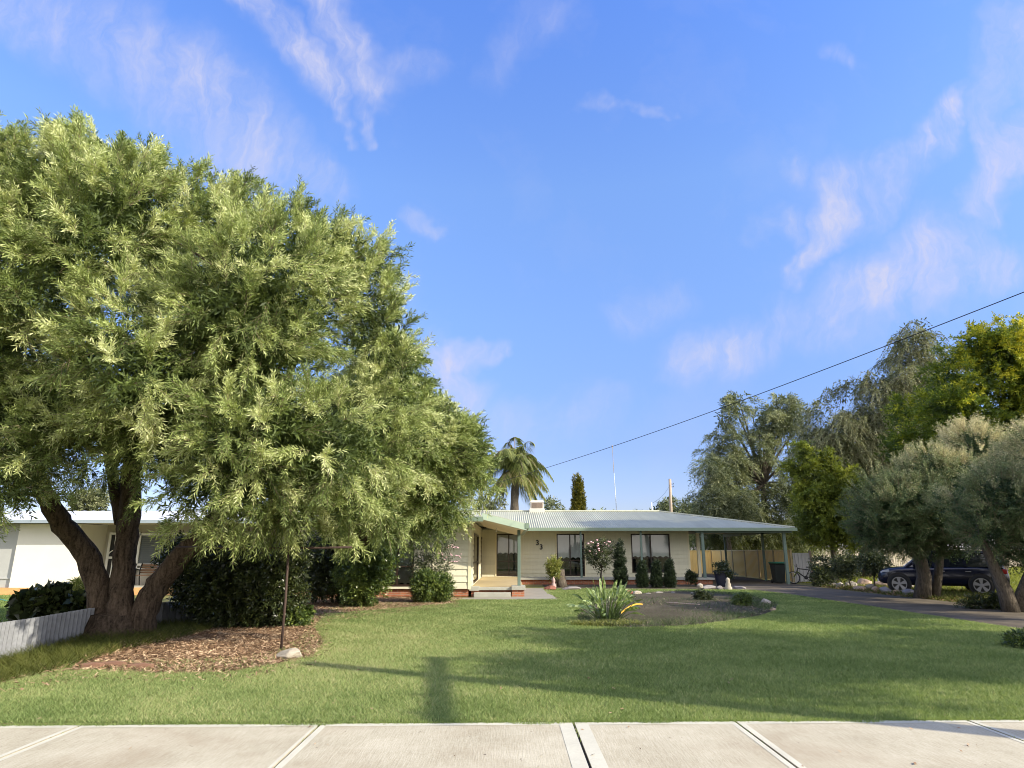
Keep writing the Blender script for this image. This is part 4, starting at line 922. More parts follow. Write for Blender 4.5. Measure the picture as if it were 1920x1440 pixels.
def twin_trunk(mb, rng):
    a = [PY(1730, 1124, gb[1]), PY(1733, 1080, gb[1]), PY(1722, 1030, gb[1]-.05), PY(1715, 990, gb[1]-.1)]; b_ = [PY(1752, 1124, gb[1]+.1), PY(1760, 1070, gb[1]+.1), PY(1766, 1010, gb[1]), PY(1770, 960, gb[1])]
    mb.tube(a, [.30, .24, .20, .16], 10, True, .1, rng); mb.tube(b_, [.19, .15, .12, .09], 10, True, .1, rng)
    return [(np.array(a[-1]), .15), (np.array(b_[-1]), .09)]
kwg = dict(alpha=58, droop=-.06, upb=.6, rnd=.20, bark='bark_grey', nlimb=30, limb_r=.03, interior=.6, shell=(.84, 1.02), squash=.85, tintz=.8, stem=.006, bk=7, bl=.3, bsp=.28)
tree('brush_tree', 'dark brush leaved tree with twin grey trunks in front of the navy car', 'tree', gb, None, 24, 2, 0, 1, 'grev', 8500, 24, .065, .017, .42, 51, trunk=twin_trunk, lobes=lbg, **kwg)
GR2 = [(1772,990),(1778,940),(1800,905),(1850,880),(1880,830),(1930,800),(2020,800),(2120,860),(2160,960),(2120,1060),(2020,1090),(1940,1085),(1880,1062),(1830,1030),(1790,1020)]
gb2 = G(1900, 1148)
lbg2 = lobes_from_outline(np.random.default_rng(8), GR2, 20.0, 2.0, 44, .68, .75)
def lean_trunk(mb, rng):
    a = [PY(1898, 1152, gb2[1]), PY(1885, 1110, gb2[1]), PY(1862, 1060, gb2[1]-.05), PY(1842, 1015, gb2[1]-.1), PY(1830, 960, gb2[1])]; b_ = [PY(1905, 1150, gb2[1]+.1), PY(1930, 1080, gb2[1]+.1), PY(1960, 1000, gb2[1])]
    mb.tube(a, [.24, .20, .14, .09, .05], 10, True, .1, rng); mb.tube(b_, [.2, .15, .1], 10, True, .1, rng)
    return [(np.array(a[-1]), .07), (np.array(b_[-1]), .09)]
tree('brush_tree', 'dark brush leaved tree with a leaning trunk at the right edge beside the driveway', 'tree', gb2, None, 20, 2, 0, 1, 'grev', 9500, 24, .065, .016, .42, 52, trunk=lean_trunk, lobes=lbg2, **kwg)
# small far crowns along the roof line
for i, (px, top, wd, Y, lab, leaf) in enumerate(((1045, 938, 46, 75, 'far dark tree top between the roof cooler and the cypress', 'gum'), (1120, 951, 60, 85, 'far low yellowish tree top right of the cypress', 'lime'), (1205, 945, 34, 90, 'far tree top beside the white roof vent pipe', 'gum'), (1262, 934, 34, 80, 'far tree top behind the grey timber pole', 'gum'), (1240, 944, 22, 95, 'small far tree top left of the grey timber pole', 'gum'), (1288, 943, 30, 78, 'far tree top left of the gum trees', 'gum'), (925, 930, 60, 70, 'far hazy tree top left of the palm', 'weep'), (180, 920, 70, 60, 'pale bare looking tree behind the white neighbouring house', 'weep'), (1640, 990, 120, 95, 'far trees behind the cream shed roof', 'weep'))):
    h = 1070
    o = [(px-wd/2, top+25), (px-wd*.3, top+6), (px, top), (px+wd*.3, top+5), (px+wd/2, top+25), (px+wd*.55, top+60), (px+wd*.3, 1030), (px-wd*.3, 1030), (px-wd*.55, top+60)]
    far('distant_tree', lab, px, o, Y, wd/FPX*Y*.5, 16, wd/FPX*Y*.22, leaf, 420, 12, .35, .10, .9, 60+i, 'distant trees beyond the roofs', alpha=45, droop=.3, upb=.3, rnd=.6, trunk_r=.2, fork=.4, limb_r=.06, interior=.5)
# cypress
cb = np.array([PY(1083, 1000, 55)[0], 55, 0])
lbc = [(PY(1083+(.5 if i % 2 else -.5)*5+3*k, 898+k*75, 55), .20+.22*k) for i, k in enumerate(np.linspace(0, 1, 26))] + [(np.array([cb[0], 55, z]), .6) for z in np.linspace(.6, 4.5, 8)]
tree('cypress', 'slim golden green column of a cypress rising behind the roof', 'tree', cb, None, 55, .5, 0, .4, 'cypress', 1800, 14, .14, .045, .24, 71, alpha=35, droop=-.2, upb=1.0, rnd=.3, lobes=lbc, trunk_r=.12, fork=.5, limb_r=.03, nlimb=6, interior=.5, squash=1.2)

# ---- palm
pb = np.array([PY(966, 1000, 48)[0], 48, 0]); pal = thing('palm_tree', 'palm with arching feathery fronds and a shaggy trunk behind the roof', 'tree', pb)
mb = MB(); rr = random.Random(3); zt_ = PY(966, 872, 48)[2]
mb.tube([(pb[0]+.05*math.sin(z), 48, z) for z in np.linspace(-.05, zt_, 16)], [.36-.10*k+.03*(i % 2) for i, k in enumerate(np.linspace(0, 1, 16))], 10); mb.build('trunk', 'bark_grey', pal, smooth=True)
rp = np.random.default_rng(14); top = np.array([pb[0]-.1, 48, zt_])
for i in range(48):
    az = i*2.4+rp.uniform(-.3, .3); old = i >= 34; el = R(rp.uniform(8, 86)) if not old else R(rp.uniform(-35, 10)); Lf = rp.uniform(2.6, 4.2) if not old else rp.uniform(2.0, 2.6)
    d = np.array([math.cos(az)*math.cos(el), math.sin(az)*math.cos(el), math.sin(el)]); n = 34; t = np.linspace(.08, 1, n)
    c = top+np.array([0, 0, -.3 if old else 0])+d*(Lf*t)[:, None]+np.array([0, 0, -1])*((rp.uniform(.8, 1.7) if not old else 1.2)*Lf*.55*t**2.4)[:, None]
    tg = norm(np.gradient(c, axis=0)); sd__ = norm(np.cross(tg, np.array([0, 0, 1.0]))); quads_ = []; 
    for s_ in (-1, 1):
        for rep in range(2):
            ll = (.80*np.sin(np.pi*np.clip(t*.86+.12, 0, 1))+.15)*(.8+.4*rp.random(n)); ld = norm(sd__*s_*(.6+.4*rp.random((n, 1)))+tg*.5+np.array([0, 0, -1])*(.55+.5*rp.random((n, 1))))
            wv_ = norm(np.cross(ld, tg))*.034; tipv = c+ld*ll[:, None]+np.array([0, 0, -.35])*ll[:, None]; md = c+ld*(ll*.5)[:, None]
            quads_.append(np.stack([c, md+wv_+tg*.02, tipv, md-wv_-tg*.02], 1))
    V = np.concatenate(quads_); fr = quads('frond', V, rp.random(len(V))*.7+(.3 if old else 0), M['palm'], pal)
    m2 = MB(); m2.tube([tuple(q) for q in c[::4]], list(np.linspace(.035, .008, len(c[::4]))), 5); m2.build('rachis', 'twig', fr)

# ---- shrubs built from the same leafy twigs
def shrub(name, label, cat, outline, Y, Rd, nl, rl, leaf, ns, K, ll, lw, L, seed, basepx=None, group=None, z=0, flowers=None, **kw):
    px = basepx if basepx is not None else np.mean([p[0] for p in outline]); b = np.array([PY(px, 1100, Y)[0], Y, z])
    a = dict(alpha=50, droop=.15, upb=.4, rnd=.5, trunk_r=.04, fork=.3, limb_r=.012, nlimb=12, interior=.35, parts=('stem', 'foliage')); a.update(kw)
    o = tree(name, label, cat, b, outline, Y, Rd, nl, rl, leaf, ns, K, ll, lw, L, seed, group=group, **a)
    return o
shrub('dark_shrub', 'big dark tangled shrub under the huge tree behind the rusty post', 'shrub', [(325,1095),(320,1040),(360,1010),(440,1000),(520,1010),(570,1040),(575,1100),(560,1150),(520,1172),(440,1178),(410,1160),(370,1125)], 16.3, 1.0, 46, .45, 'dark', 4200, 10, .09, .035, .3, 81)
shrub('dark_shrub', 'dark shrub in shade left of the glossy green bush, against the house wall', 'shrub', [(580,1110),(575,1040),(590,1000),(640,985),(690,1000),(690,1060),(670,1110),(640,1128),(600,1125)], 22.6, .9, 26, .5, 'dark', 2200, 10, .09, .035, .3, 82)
shrub('glossy_shrub', 'sunlit glossy green bush beside the house window', 'shrub', [(648,1105),(640,1060),(660,1020),(690,1000),(715,1010),(740,1045),(745,1065),(725,1085),(708,1110),(700,1128),(680,1134),(655,1130)], 21.6, .8, 30, .38, 'shrub', 2600, 10, .085, .036, .26, 83, bk=8, bl=.4)
shrub('ivy_clump', 'small bright ivy clump at the foot of the rusty post', 'shrub', [(540,1165),(545,1140),(560,1128),(578,1140),(580,1158),(570,1176),(550,1178)], 15.9, .25, 10, .16, 'shrub', 420, 8, .06, .04, .14, 84)
shrub('flowering_shrub', 'loose tall shrub with pale blossom in front of the wing corner', 'shrub', [(775,1080),(770,1040),(785,1010),(820,1000),(850,1012),(866,1030),(858,1052),(835,1070),(815,1090),(785,1092)], 23.6, .6, 22, .3, 'rose', 800, 10, .06, .024, .30, 85, interior=.1)
shrub('round_bush', 'dense round green bush on the ground beneath the pale flowering shrub', 'shrub', [(782,1115),(780,1085),(800,1068),(825,1070),(843,1090),(842,1118),(825,1132),(795,1133)], 23.2, .6, 20, .32, 'shrub', 1700, 10, .07, .028, .22, 86)
def blossoms(parent, px0, px1, py0, py1, Y, n, m, seed, r0=.035):
    r = random.Random(seed)
    for i in range(n):
        a = r.uniform(0, 6.28); q = math.sqrt(r.random()); p = PY((px0+px1)/2+(px1-px0)/2*q*math.cos(a), (py0+py1)/2+(py1-py0)/2*q*math.sin(a), Y-r.uniform(.0, .35))
        b = MB(); k = r0*r.uniform(.7, 1.3); b.lathe([(0, -.5*k), (.7*k, -.3*k), (k, .15*k), (.75*k, .6*k), (.3*k, .45*k), (0, .3*k)], tuple(p), n=7); b.build('flower', m, parent, smooth=True)
fs = [o for o in C.objects if o.name.startswith('flowering_shrub')][0]
blossoms(fs, 822, 866, 1020, 1060, 23.3, 40, 'flower', 1, .028); blossoms(fs, 785, 835, 1015, 1075, 23.3, 22, 'fwhite', 2, .025)
# rose with pink flowers in front of the verandah
rs = shrub('rose_bush', 'tall rose bush with pale pink blooms in front of the verandah window', 'rose bush', [(1098,1045),(1096,1028),(1115,1018),(1135,1012),(1148,1024),(1152,1040),(1155,1056),(1140,1065),(1128,1078),(1115,1060)], 33.0, .6, 18, .28, 'rose', 560, 10, .07, .032, .26, 91, basepx=1127, interior=.2, trunk_r=.05, fork=.55)
blossoms(rs, 1098, 1150, 1012, 1040, 32.7, 26, 'flower', 3, .05); 
def cone(name, label, px, top, bot, half, Y, seed, group=None):
    b = np.array([PY(px, 1100, Y)[0], Y, 0]); z1 = PY(px, top, Y)[2]; hw = half/FPX*Y
    lb = [(np.array([b[0]+.06*math.sin(i*2.3), Y+.06*math.cos(i*1.7), z1*k-.03]), max(.07, hw*(1.0-.8*k**1.2)*.62)) for i, k in enumerate(np.linspace(.16, .98, 13))]
    tree(name, label, 'conifer', b, None, Y, .3, 0, .2, 'conifer', 900, 14, .065, .02, .15, seed, alpha=40, droop=-.1, upb=.8, rnd=.4, lobes=lb, trunk_r=.04, fork=.5, limb_r=.012, nlimb=5, interior=.5, parts=('stem','foliage'), group=group)
cone('conifer', 'tallest dark pointed conifer standing right of the rose bush', 1164, 1016, 1100, 16, 32.6, 92)
for i, (px, top, lab) in enumerate(((1205, 1056, 'small dark conifer of the clipped row, the one nearest the tall conifer'), (1232, 1055, 'middle small dark conifer of the three under the wide window'), (1257, 1053, 'small dark conifer of the clipped row, the one nearest the carport'))):
    cone('conifer', lab, px, top, 1103, 12, 32.2, 93+i, 'three small conifers under the wide window')
shrub('leafy_plant', 'small leafy plant against the end of the verandah slab', 'plant', [(1288,1085),(1290,1070),(1297,1068),(1304,1075),(1302,1095),(1293,1097)], 33.2, .15, 8, .12, 'dark', 240, 8, .07, .03, .16, 97)
# roses in the strip beyond the driveway
for i, (ol, lab, sd2, Y) in enumerate((([(1518,1080),(1522,1055),(1545,1045),(1562,1050),(1570,1075),(1560,1094),(1535,1097),(1522,1092)], 'dark leafy rose bush beside the bicycle', 101, 33.5), ([(1562,1075),(1560,1050),(1580,1037),(1602,1042),(1608,1060),(1598,1078),(1580,1088)], 'tallest dark rose bush, middle one of the three behind the rocks', 102, 31.5), ([(1618,1070),(1615,1050),(1630,1036),(1650,1040),(1662,1056),(1658,1072),(1640,1080)], 'dark rose bush between the middle rose bush and the car bonnet', 103, 30.0))):
    shrub('rose_bush', lab, 'rose bush', ol, Y, .5, 16, .24, 'rose', 480, 9, .085, .045, .28, sd2, group='rose bushes beyond the driveway', basepx=[1540,1598,1638][i], trunk_r=.04, fork=.5, interior=.2)
shrub('small_shrub', 'small upright green shrub at the right end of the island bed', 'shrub', [(1378,1138),(1380,1120),(1392,1113),(1404,1122),(1403,1138),(1392,1142)], 20.6, .2, 10, .15, 'shrub', 420, 9, .055, .02, .15, 111)
shrub('small_shrub', 'small dark shrub behind the old timber in the island bed', 'shrub', [(1302,1122),(1308,1110),(1320,1114),(1332,1118),(1334,1130),(1318,1132)], 22.4, .2, 8, .14, 'dark', 300, 9, .055, .02, .15, 112)
shrub('small_shrub', 'small bright shrub on the lawn edge at the right side of the photo', 'shrub', [(1895,1215),(1898,1200),(1915,1190),(1960,1195),(1960,1220),(1915,1222)], 12.3, .25, 9, .14, 'shrub', 420, 9, .06, .018, .16, 113, basepx=1925)
shrub('broadleaf_plant', 'dark broad leaved plant draped over the low corrugated fence', 'plant', [(40,1135),(60,1120),(110,1115),(150,1125),(185,1128),(180,1140),(120,1142),(60,1146)], 15.6, .4, 20, .22, 'dark', 420, 7, .17, .12, .22, 114)
shrub('grass_clump', 'round bright green clump against the white neighbouring wall', 'plant', [(128,1112),(132,1102),(150,1097),(166,1104),(168,1118),(150,1126),(132,1122)], 22.5, .3, 8, .2, 'strap', 420, 8, .2, .02, .25, 115)
shrub('low_bush', 'low shaded bush at the foot of the leaning brush tree', 'shrub', [(1770,1140),(1790,1125),(1850,1120),(1900,1120),(1950,1130),(1950,1160),(1880,1152),(1820,1148)], 20.6, .5, 22, .25, 'dark', 900, 9, .08, .03, .2, 116)

# ---- strelitzia: stalks with paddle leaves
sb_ = G(1138, 1166); st = thing('strelitzia', 'clump of tall paddle leaved bird of paradise in the island bed', 'plant', sb_)
rg = np.random.default_rng(17); Vs = []; Ts = []; sk = MB()
for i in range(95):
    az = rg.uniform(0, 6.28); sp = rg.random()**.7; tilt = R(4+44*sp); Ls = rg.uniform(.50, .85)*(1-.25*sp); o = sb_+np.array([math.cos(az), math.sin(az), 0])*rg.uniform(0, .32)+np.array([0, 0, .02])
    d = np.array([math.cos(az)*math.sin(tilt), math.sin(az)*math.sin(tilt), math.cos(tilt)]); pts = [o+d*Ls*t+np.array([0, 0, -.10*sp])*t*t for t in np.linspace(0, 1, 5)]
    sk.tube([tuple(p) for p in pts], [.011, .010, .009, .008, .006], 5, False)
    Ll = rg.uniform(.30, .48); wl = rg.uniform(.026, .042); d2 = norm(pts[-1]-pts[-2]); sdv = norm(np.cross(d2, rg.normal(size=3))); nn = np.cross(d2, sdv); prev = None
    for t in np.linspace(0, 1, 7):
        c = pts[-1]+d2*Ll*t+np.array([0, 0, -.10-.12*sp])*t*t*Ll*2; wd_ = wl*math.sin(math.pi*min(1, .06+t*.94))**.7
        l_, r_ = c+sdv*wd_+nn*wd_*.35, c-sdv*wd_+nn*wd_*.35; 
        if prev is not None:
            Vs += [np.array([prev[0], prev[1], c, l_]), np.array([prev[1], prev[2], r_, c])]; Ts += [rg.random()]*2
        prev = (l_, c, r_)
sk.build('stalk', L_['strel'], st, smooth=True); quads('leaf', np.array(Vs), np.array(Ts), M['strel'], st)
# one yellowed leaf lying out to the right
yl = MB(); p0, p1 = G(1165, 1150, .25), G(1205, 1134, .20); cs = bez(p0, (p0+p1)/2+np.array([0, 0, .15]), p1, 8)
yl.loft([[tuple(np.array(c)+np.array([0, -wd_, 0])), tuple(np.array(c)+np.array([0, 0, -.01])), tuple(np.array(c)+np.array([0, wd_*.6, .03]))] for c, wd_ in zip(cs, (.008, .008, .01, .035, .05, .045, .03, .004))], False); yl.build('leaf', plain('yellowed_leaf', (.62, .36, .05), .5, .15), st)
def strap_clump(name, label, c, rad, n, hgt, leaf, seed, wd=.012, flat=.6):
    r = np.random.default_rng(seed); root = thing(name, label, 'plant', c); Vv = []; Tt = []
    for i in range(n):
        az = r.uniform(0, 6.28); o = np.array(c)+np.array([math.cos(az)*rad[0], math.sin(az)*rad[1], 0])*math.sqrt(r.random())+np.array([0, 0, .01]); az2 = r.uniform(0, 6.28); l = hgt*r.uniform(.5, 1.2); out = l*flat*r.uniform(.4, 1.3)
        prev = None; s_ = np.array([-math.sin(az2), math.cos(az2), 0])*wd
        for t in np.linspace(0, 1, 5):
            q = o+np.array([math.cos(az2)*out*t, math.sin(az2)*out*t, l*(t-.55*t*t*flat*1.3)]); k = 1-t*.9
            if prev is not None: Vv.append(np.array([prev[0], prev[1], q+s_*k, q-s_*k])); Tt.append(r.random())
            prev = (q-s_*k, q+s_*k)
    quads('foliage', np.array(Vv), np.array(Tt), M[leaf], root); return root
strap_clump('strap_leaf_clump', 'yellow green tuft of strappy leaves at the foot of the strelitzia', G(1138, 1172), (.85, .45), 900, .26, 'strap', 5, .009, 1.0)
# ================================================================== LOOSE OBJECTS
# --- low corrugated iron fence, left
lf = [G2(-190, 1302), G2(-90, 1268), G2(0, 1236), G2(90, 1212), G2(172, 1192), G2(240, 1181), G2(300, 1172), G2(392, 1164)]
lf = [np.array(p) for p in lf]
def path_pts(P, step):
    out = []; acc = 0
    for a, b_ in zip(P[:-1], P[1:]):
        L = np.linalg.norm(b_-a); n = max(1, int(L/step))
        for i in range(n): out.append((a+(b_-a)*i/n, (b_-a)/L))
    out.append((P[-1], (P[-1]-P[-2])/np.linalg.norm(P[-1]-P[-2]))); return out
fence1 = thing('corrugated_fence', 'low fence of upright galvanised corrugated sheet under the huge tree', 'fence', (*lf[2], 0))
pp = path_pts(lf, .0375); rows = []
prof = (1, 1, -1, -1)
for i, (p, d) in enumerate(pp):
    nrm = np.array([d[1], -d[0]]); k = i/len(pp); h = .60-.10*k+.012*math.sin(i*.05)
    q = p+nrm*.042*prof[i % 4]-d*.012*(1 if i % 2 else -1); rows.append([(q[0], q[1], 0), (q[0], q[1], h)])
mb = MB(); mb.loft(rows, False); mb.build('sheet', 'steel', fence1)
# --- rusty frame: post with a long top rail
fb = G(527, 1219); fr = thing('rusty_frame', 'thin rusty steel post carrying a long horizontal top rail', 'frame', fb)
ft = PY(541, 1030, fb[1]); mb = MB(); mb.tube([tuple(fb), tuple(fb*.5+ft*.5+np.array([.012, 0, 0])), tuple(ft)], .023, 8); mb.build('post', 'rust', fr, smooth=True)
mb = MB(); mb.tube([tuple(PY(330, 1026, fb[1]+.6)), tuple(ft+np.array([0, 0, .02])), tuple(PY(660, 1026, fb[1]-.3))], .02, 8); mb.build('rail', 'rust', fr, smooth=True)
# --- rocks
def rock(name, label, cat, c, s, seed, m='sand', group=None, rz=0, rough=.28):
    b = bmesh.new(); bmesh.ops.create_icosphere(b, subdivisions=3, radius=1); r = random.Random(seed)
    pl = [(Vector((r.gauss(0,1), r.gauss(0,1), r.gauss(0,.8))).normalized(), r.uniform(.55, .85)) for _ in range(9)]
    for v in b.verts:
        for n_, d_ in pl:
            e = v.co.dot(n_)-d_
            if e > 0: v.co -= n_*e*.92
        v.co += Vector((r.gauss(0,1), r.gauss(0,1), r.gauss(0,1)))*.018
        v.co.z = max(v.co.z, -.45)
    me = bpy.data.meshes.new(name); b.to_mesh(me); b.free(); me.materials.append(M[m]); o = bpy.data.objects.new(name, me); C.objects.link(o)
    me.transform(Matrix.Diagonal((s[0], s[1], s[2], 1)) @ Matrix.Translation((0, 0, .40))); o.location = tuple(c); o.rotation_euler = (0, 0, rz)
    return tag(o, label, cat, group)
blk = G(545, 1234); rock('stone_block', 'pale rough stone block at the foot of the rusty post', 'stone', blk, (.24, .15, .11), 7, 'stone')
RK = [((1553,1100),(.42,.18,.12),'greyrock','long low grey brown rock nearest the bicycle'), ((1577,1102),(.20,.16,.14),'stone','pale striped rock second from the bicycle'), ((1596,1102),(.24,.2,.16),'stone','whitish rock with a split top under the middle rose bush'),
      ((1622,1098),(.34,.25,.20),'sand','tall tan rock at the back of the heap left of the car'), ((1612,1107),(.24,.18,.11),'sand','flat tan rock at the front of the heap left of the car'), ((1632,1106),(.20,.18,.16),'stone','pale upright rock in the middle of the heap'),
      ((1646,1109),(.22,.18,.12),'sand','small tan rock right of the heap middle'), ((1661,1101),(.42,.26,.16),'sand','largest slab rock in front of the car front wheel'), ((1662,1112),(.30,.22,.14),'greyrock','dark rock below the largest slab rock'),
      ((1684,1112),(.26,.2,.13),'sand','tan rock between the front wheel and the twin trunks'), ((1700,1104),(.34,.24,.15),'greyrock','grey rock just left of the twin trunks'), ((1706,1116),(.24,.2,.13),'greyrock','low dark rock nearest the twin trunks'), ((1646,1098),(.2,.16,.11),'greyrock','small grey rock behind the largest slab rock')]
for i, (p, s, m_, lab) in enumerate(RK):
    g_ = G(*p); rock('rock', lab, 'rock', g_, tuple(1.35*q for q in s), 200+i, m_, 'rocks edging the driveway garden', i*1.3)
BR = [((1178,1115),(.26,.16,.13),'redrock','reddish rock at the left end of the stone row behind the island bed'), ((1195,1115),(.26,.16,.12),'stone','pale rock next to the reddish rock in the stone row'), ((1215,1117),(.22,.15,.09),'stone','low pale rock in the middle of the stone row'), ((1236,1116),(.24,.15,.10),'stone','pale rock right of the row middle'), ((1262,1116),(.17,.13,.11),'greyrock','small rock at the right end of the stone row'), ((1298,1118),(.12,.10,.10),'stone','lone small pale stone left of the dark bed shrub'), ((1436,1136),(.20,.15,.17),'stone','pale pointed rock at the right tip of the island bed'), ((1446,1145),(.14,.10,.07),'sand','small tan rock beside the pale pointed rock')]
for i, (p, s, m_, lab) in enumerate(BR): rock('rock', lab, 'rock', G(*p), s, 240+i, m_, 'stones round the island bed', i*.9)
FRK = [((1313,1103),(.16,.12,.16),'stone','upright pale stone in front of the verandah slab end'), ((1330,1104),(.55,.2,.12),'greyrock','long grey edging rock left of the navy pot'), ((1349,1105),(.22,.16,.12),'greyrock','rough grey rock below the navy pot'), ((1385,1104),(.4,.2,.10),'greyrock','low grey rock right of the white ornament'), ((1032,1106),(.30,.25,.14),'redrock','reddish rock at the foot of the old tree stump'), ((1070,1106),(.5,.25,.12),'greyrock','flat grey edging rock right of the old stump')]
for i, (p, s, m_, lab) in enumerate(FRK): rock('rock', lab, 'rock', G(*p), s, 260+i, m_, 'edging rocks of the front garden', i*.7)
# terracotta edging pieces in the mulch
for i, (px, py, w_, lab) in enumerate(((172, 1253, .30, 'left piece of half buried terracotta edging in the mulch'), (212, 1250, .34, 'middle piece of half buried terracotta edging in the mulch'), (262, 1254, .36, 'right piece of half buried terracotta edging in the mulch'))):
    p = G(px, py); mb = MB(); mb.loft([[(p[0]+x, p[1]-.05, 0), (p[0]+x, p[1]-.04, .07+.012*math.sin(x*20)), (p[0]+x, p[1]+.05, .07+.01*math.cos(x*17)), (p[0]+x, p[1]+.06, 0)] for x in np.linspace(-w_/2, w_/2, 7)], True, True)
    tag(mb.build('garden_edging', 'terracotta', None, p, bevel=.01), lab, 'edging', 'terracotta edging pieces')
# old sleeper in the island bed
a, b_ = G(1252, 1133, .12), G(1312, 1137, .10); mb = MB(); mb.bar(a, b_, .20, .13); mb.bar(a+np.array([.1, -.16, -.06]), b_+np.array([-.4, -.16, -.06]), .1, .1); tag(mb.build('timber_sleeper', 'wood', None, G(1282, 1135), bevel=.02), 'weathered split timber sleeper lying in the island bed', 'timber')
# --- stump with a planter of cut stems beside the path
sp = np.array([PY(1050, 1100, 33.0)[0], 33.0, 0]); mb = MB(); rs_ = random.Random(4)
mb.tube([(sp[0]+.06, 33, 0), (sp[0]+.05, 33, .25), (sp[0]+.03, 33, .5), (sp[0]+.02, 33, .82)], [.30, .24, .21, .21], 14, True, .12, rs_); tag(mb.build('tree_stump', 'bark_grey', None, sp, smooth=True), 'grey upright tree stump standing before the window beside the number 33', 'stump')
shrub('succulent', 'spiky plant with pale leaf tips growing against the grey tree stump', 'plant', [(1028,1070),(1030,1055),(1040,1052),(1055,1052),(1060,1060),(1052,1072),(1045,1090),(1034,1085)], 32.6, .25, 10, .2, 'strap', 260, 12, .10, .02, .26, 98, alpha=35, droop=-.1, upb=1.2, rnd=.3)
gn = G(1038, 1104); mb = MB(); mb.lathe([(.10, 0), (.12, .1), (.09, .22), (.06, .28), (.09, .34), (.07, .42), (.02, .52), (0, .55)], tuple(gn), n=12); tag(mb.build('garden_ornament', plain('pinkish_stone', (.42, .30, .28), .8, .2), None, gn, smooth=True), 'small pinkish ornament at the foot of the old stump', 'ornament')
# --- navy pot with plant, white ornament
pt = np.array([PY(1355, 1100, 33.2)[0], 33.2, 0]); pot = thing('plant_pot', 'large dark navy glazed pot beside the carport', 'pot', pt)
mb = MB(); mb.lathe([(0, 0), (.24, 0), (.27, .05), (.36, .5), (.38, .68), (.41, .70), (.41, .76), (.36, .76), (.34, .66), (0, .64)], tuple(pt), n=24); mb.build('bowl', 'navy', pot, smooth=True)
mb = MB(); mb.lathe([(0, .665), (.33, .665)], tuple(pt), n=20); mb.build('soil', 'mulch', pot)
shrub('potted_plant', 'leggy plant with twisted stems growing in the navy pot', 'plant', [(1332,1070),(1336,1056),(1350,1060),(1360,1054),(1372,1065),(1374,1080),(1362,1082),(1350,1074)], 33.1, .3, 12, .16, 'rose', 170, 8, .08, .04, .18, 99, basepx=1355, z=.7, nlimb=12, limb_r=.018)
og = G(1366, 1106); mb = MB(); mb.lathe([(.16, 0), (.17, .1), (.12, .16), (.13, .24), (.08, .34), (.10, .42), (.07, .5), (0, .54)], tuple(og), n=12); tag(mb.build('garden_ornament', 'stone', None, og, smooth=True), 'white statuette in front of the navy pot', 'ornament')
# --- beige steel side fence
fx = lambda y: 15.9+(y-38)*-.006
fence2 = thing('steel_fence', 'beige ribbed steel fence running back beside the carport', 'fence', (15.9, 38, 0)); ys = [37.6, 40, 42.4, 44.8, 47.2, 49.6, 52]; FH = 1.72
for a, b_ in zip(ys[:-1], ys[1:]):
    mb = MB(); rows = []; y = a+.05; i = 0; pit = .20
    while y < b_-.05:
        for dy, o in ((0, 0), (.09, 0), (.105, .035), (.185, .035)):
            if y+dy < b_-.05: rows.append([(fx(y+dy)-o, y+dy, .10), (fx(y+dy)-o, y+dy, FH)])
        y += pit
    mb.loft(rows, False); mb.build('panel', 'colorbond', fence2)
    mb = MB(); mb.box(fx(a)-.05, fx(a)+.03, a+.05, b_-.05, FH, FH+.05); mb.box(fx(a)-.05, fx(a)+.03, a+.05, b_-.05, .04, .10); mb.build('rail', 'colorbond', fence2)
for y in ys:
    mb = MB(); mb.box(fx(y)-.06, fx(y)+.04, y-.05, y+.05, 0, FH+.07); mb.build('post', 'colorpost', fence2)
mb = MB(); rows = []
x = 9.7
while x < 15.9:
    for dx, o in ((0, 0), (.09, 0), (.105, .035), (.185, .035)): rows.append([(x+dx, 52-o, .05), (x+dx, 52-o, FH)])
    x += .2
fence3 = thing('steel_fence', 'beige ribbed steel fence closing the back of the carport', 'fence', (12.8, 52, 0)); mb.loft(rows, False); mb.build('panel', 'colorbond', fence3)
mb = MB(); mb.box(9.7, 15.8, 51.95, 52.03, FH, FH+.05); mb.build('rail', 'colorbond', fence3)
# grey return panel at the street end
fe = thing('grey_fence_panel', 'short weathered grey fence panel beside the bin', 'fence', (16.2, 37.5, 0)); mb = MB(); rows = []
x = 15.95
while x < 16.9:
    for dx, o in ((0, 0), (.09, 0), (.105, .035), (.185, .035)): rows.append([(x+dx, 37.5-o, .05), (x+dx, 37.5-o, 1.6)])
    x += .2
mb.loft(rows, False); mb.build('panel', plain('grey_sheet', (.36, .36, .36), .6, .1), fe); mb = MB(); mb.box(16.88, 17.0, 37.44, 37.56, 0, 1.72); mb.build('post', 'wood', fe)
# --- wheelie bin
bp = np.array([PY(1461, 1095, 36.6)[0], 36.6, 0]); bn = thing('wheelie_bin', 'black wheeled rubbish bin with a green lid beside the carport post', 'bin', bp)
mb = MB(); mb.loft([[(bp[0]-w_, bp[1]-w_*1.1, z), (bp[0]+w_, bp[1]-w_*1.1, z), (bp[0]+w_, bp[1]+w_*1.1, z), (bp[0]-w_, bp[1]+w_*1.1, z)] for z, w_ in ((.05, .23), (.5, .265), (.98, .30), (1.0, .33), (1.05, .33))], True, True); mb.build('body', 'bin', bn, bevel=.02)
mb = MB(); mb.loft([[(bp[0]-w_, bp[1]-w_*1.2, z), (bp[0]+w_, bp[1]-w_*1.2, z), (bp[0]+w_, bp[1]+w_*1.2, z), (bp[0]-w_, bp[1]+w_*1.2, z)] for z, w_ in ((1.055, .345), (1.09, .34), (1.13, .25))], True, True); mb.build('lid', 'bin_green', bn, bevel=.015)
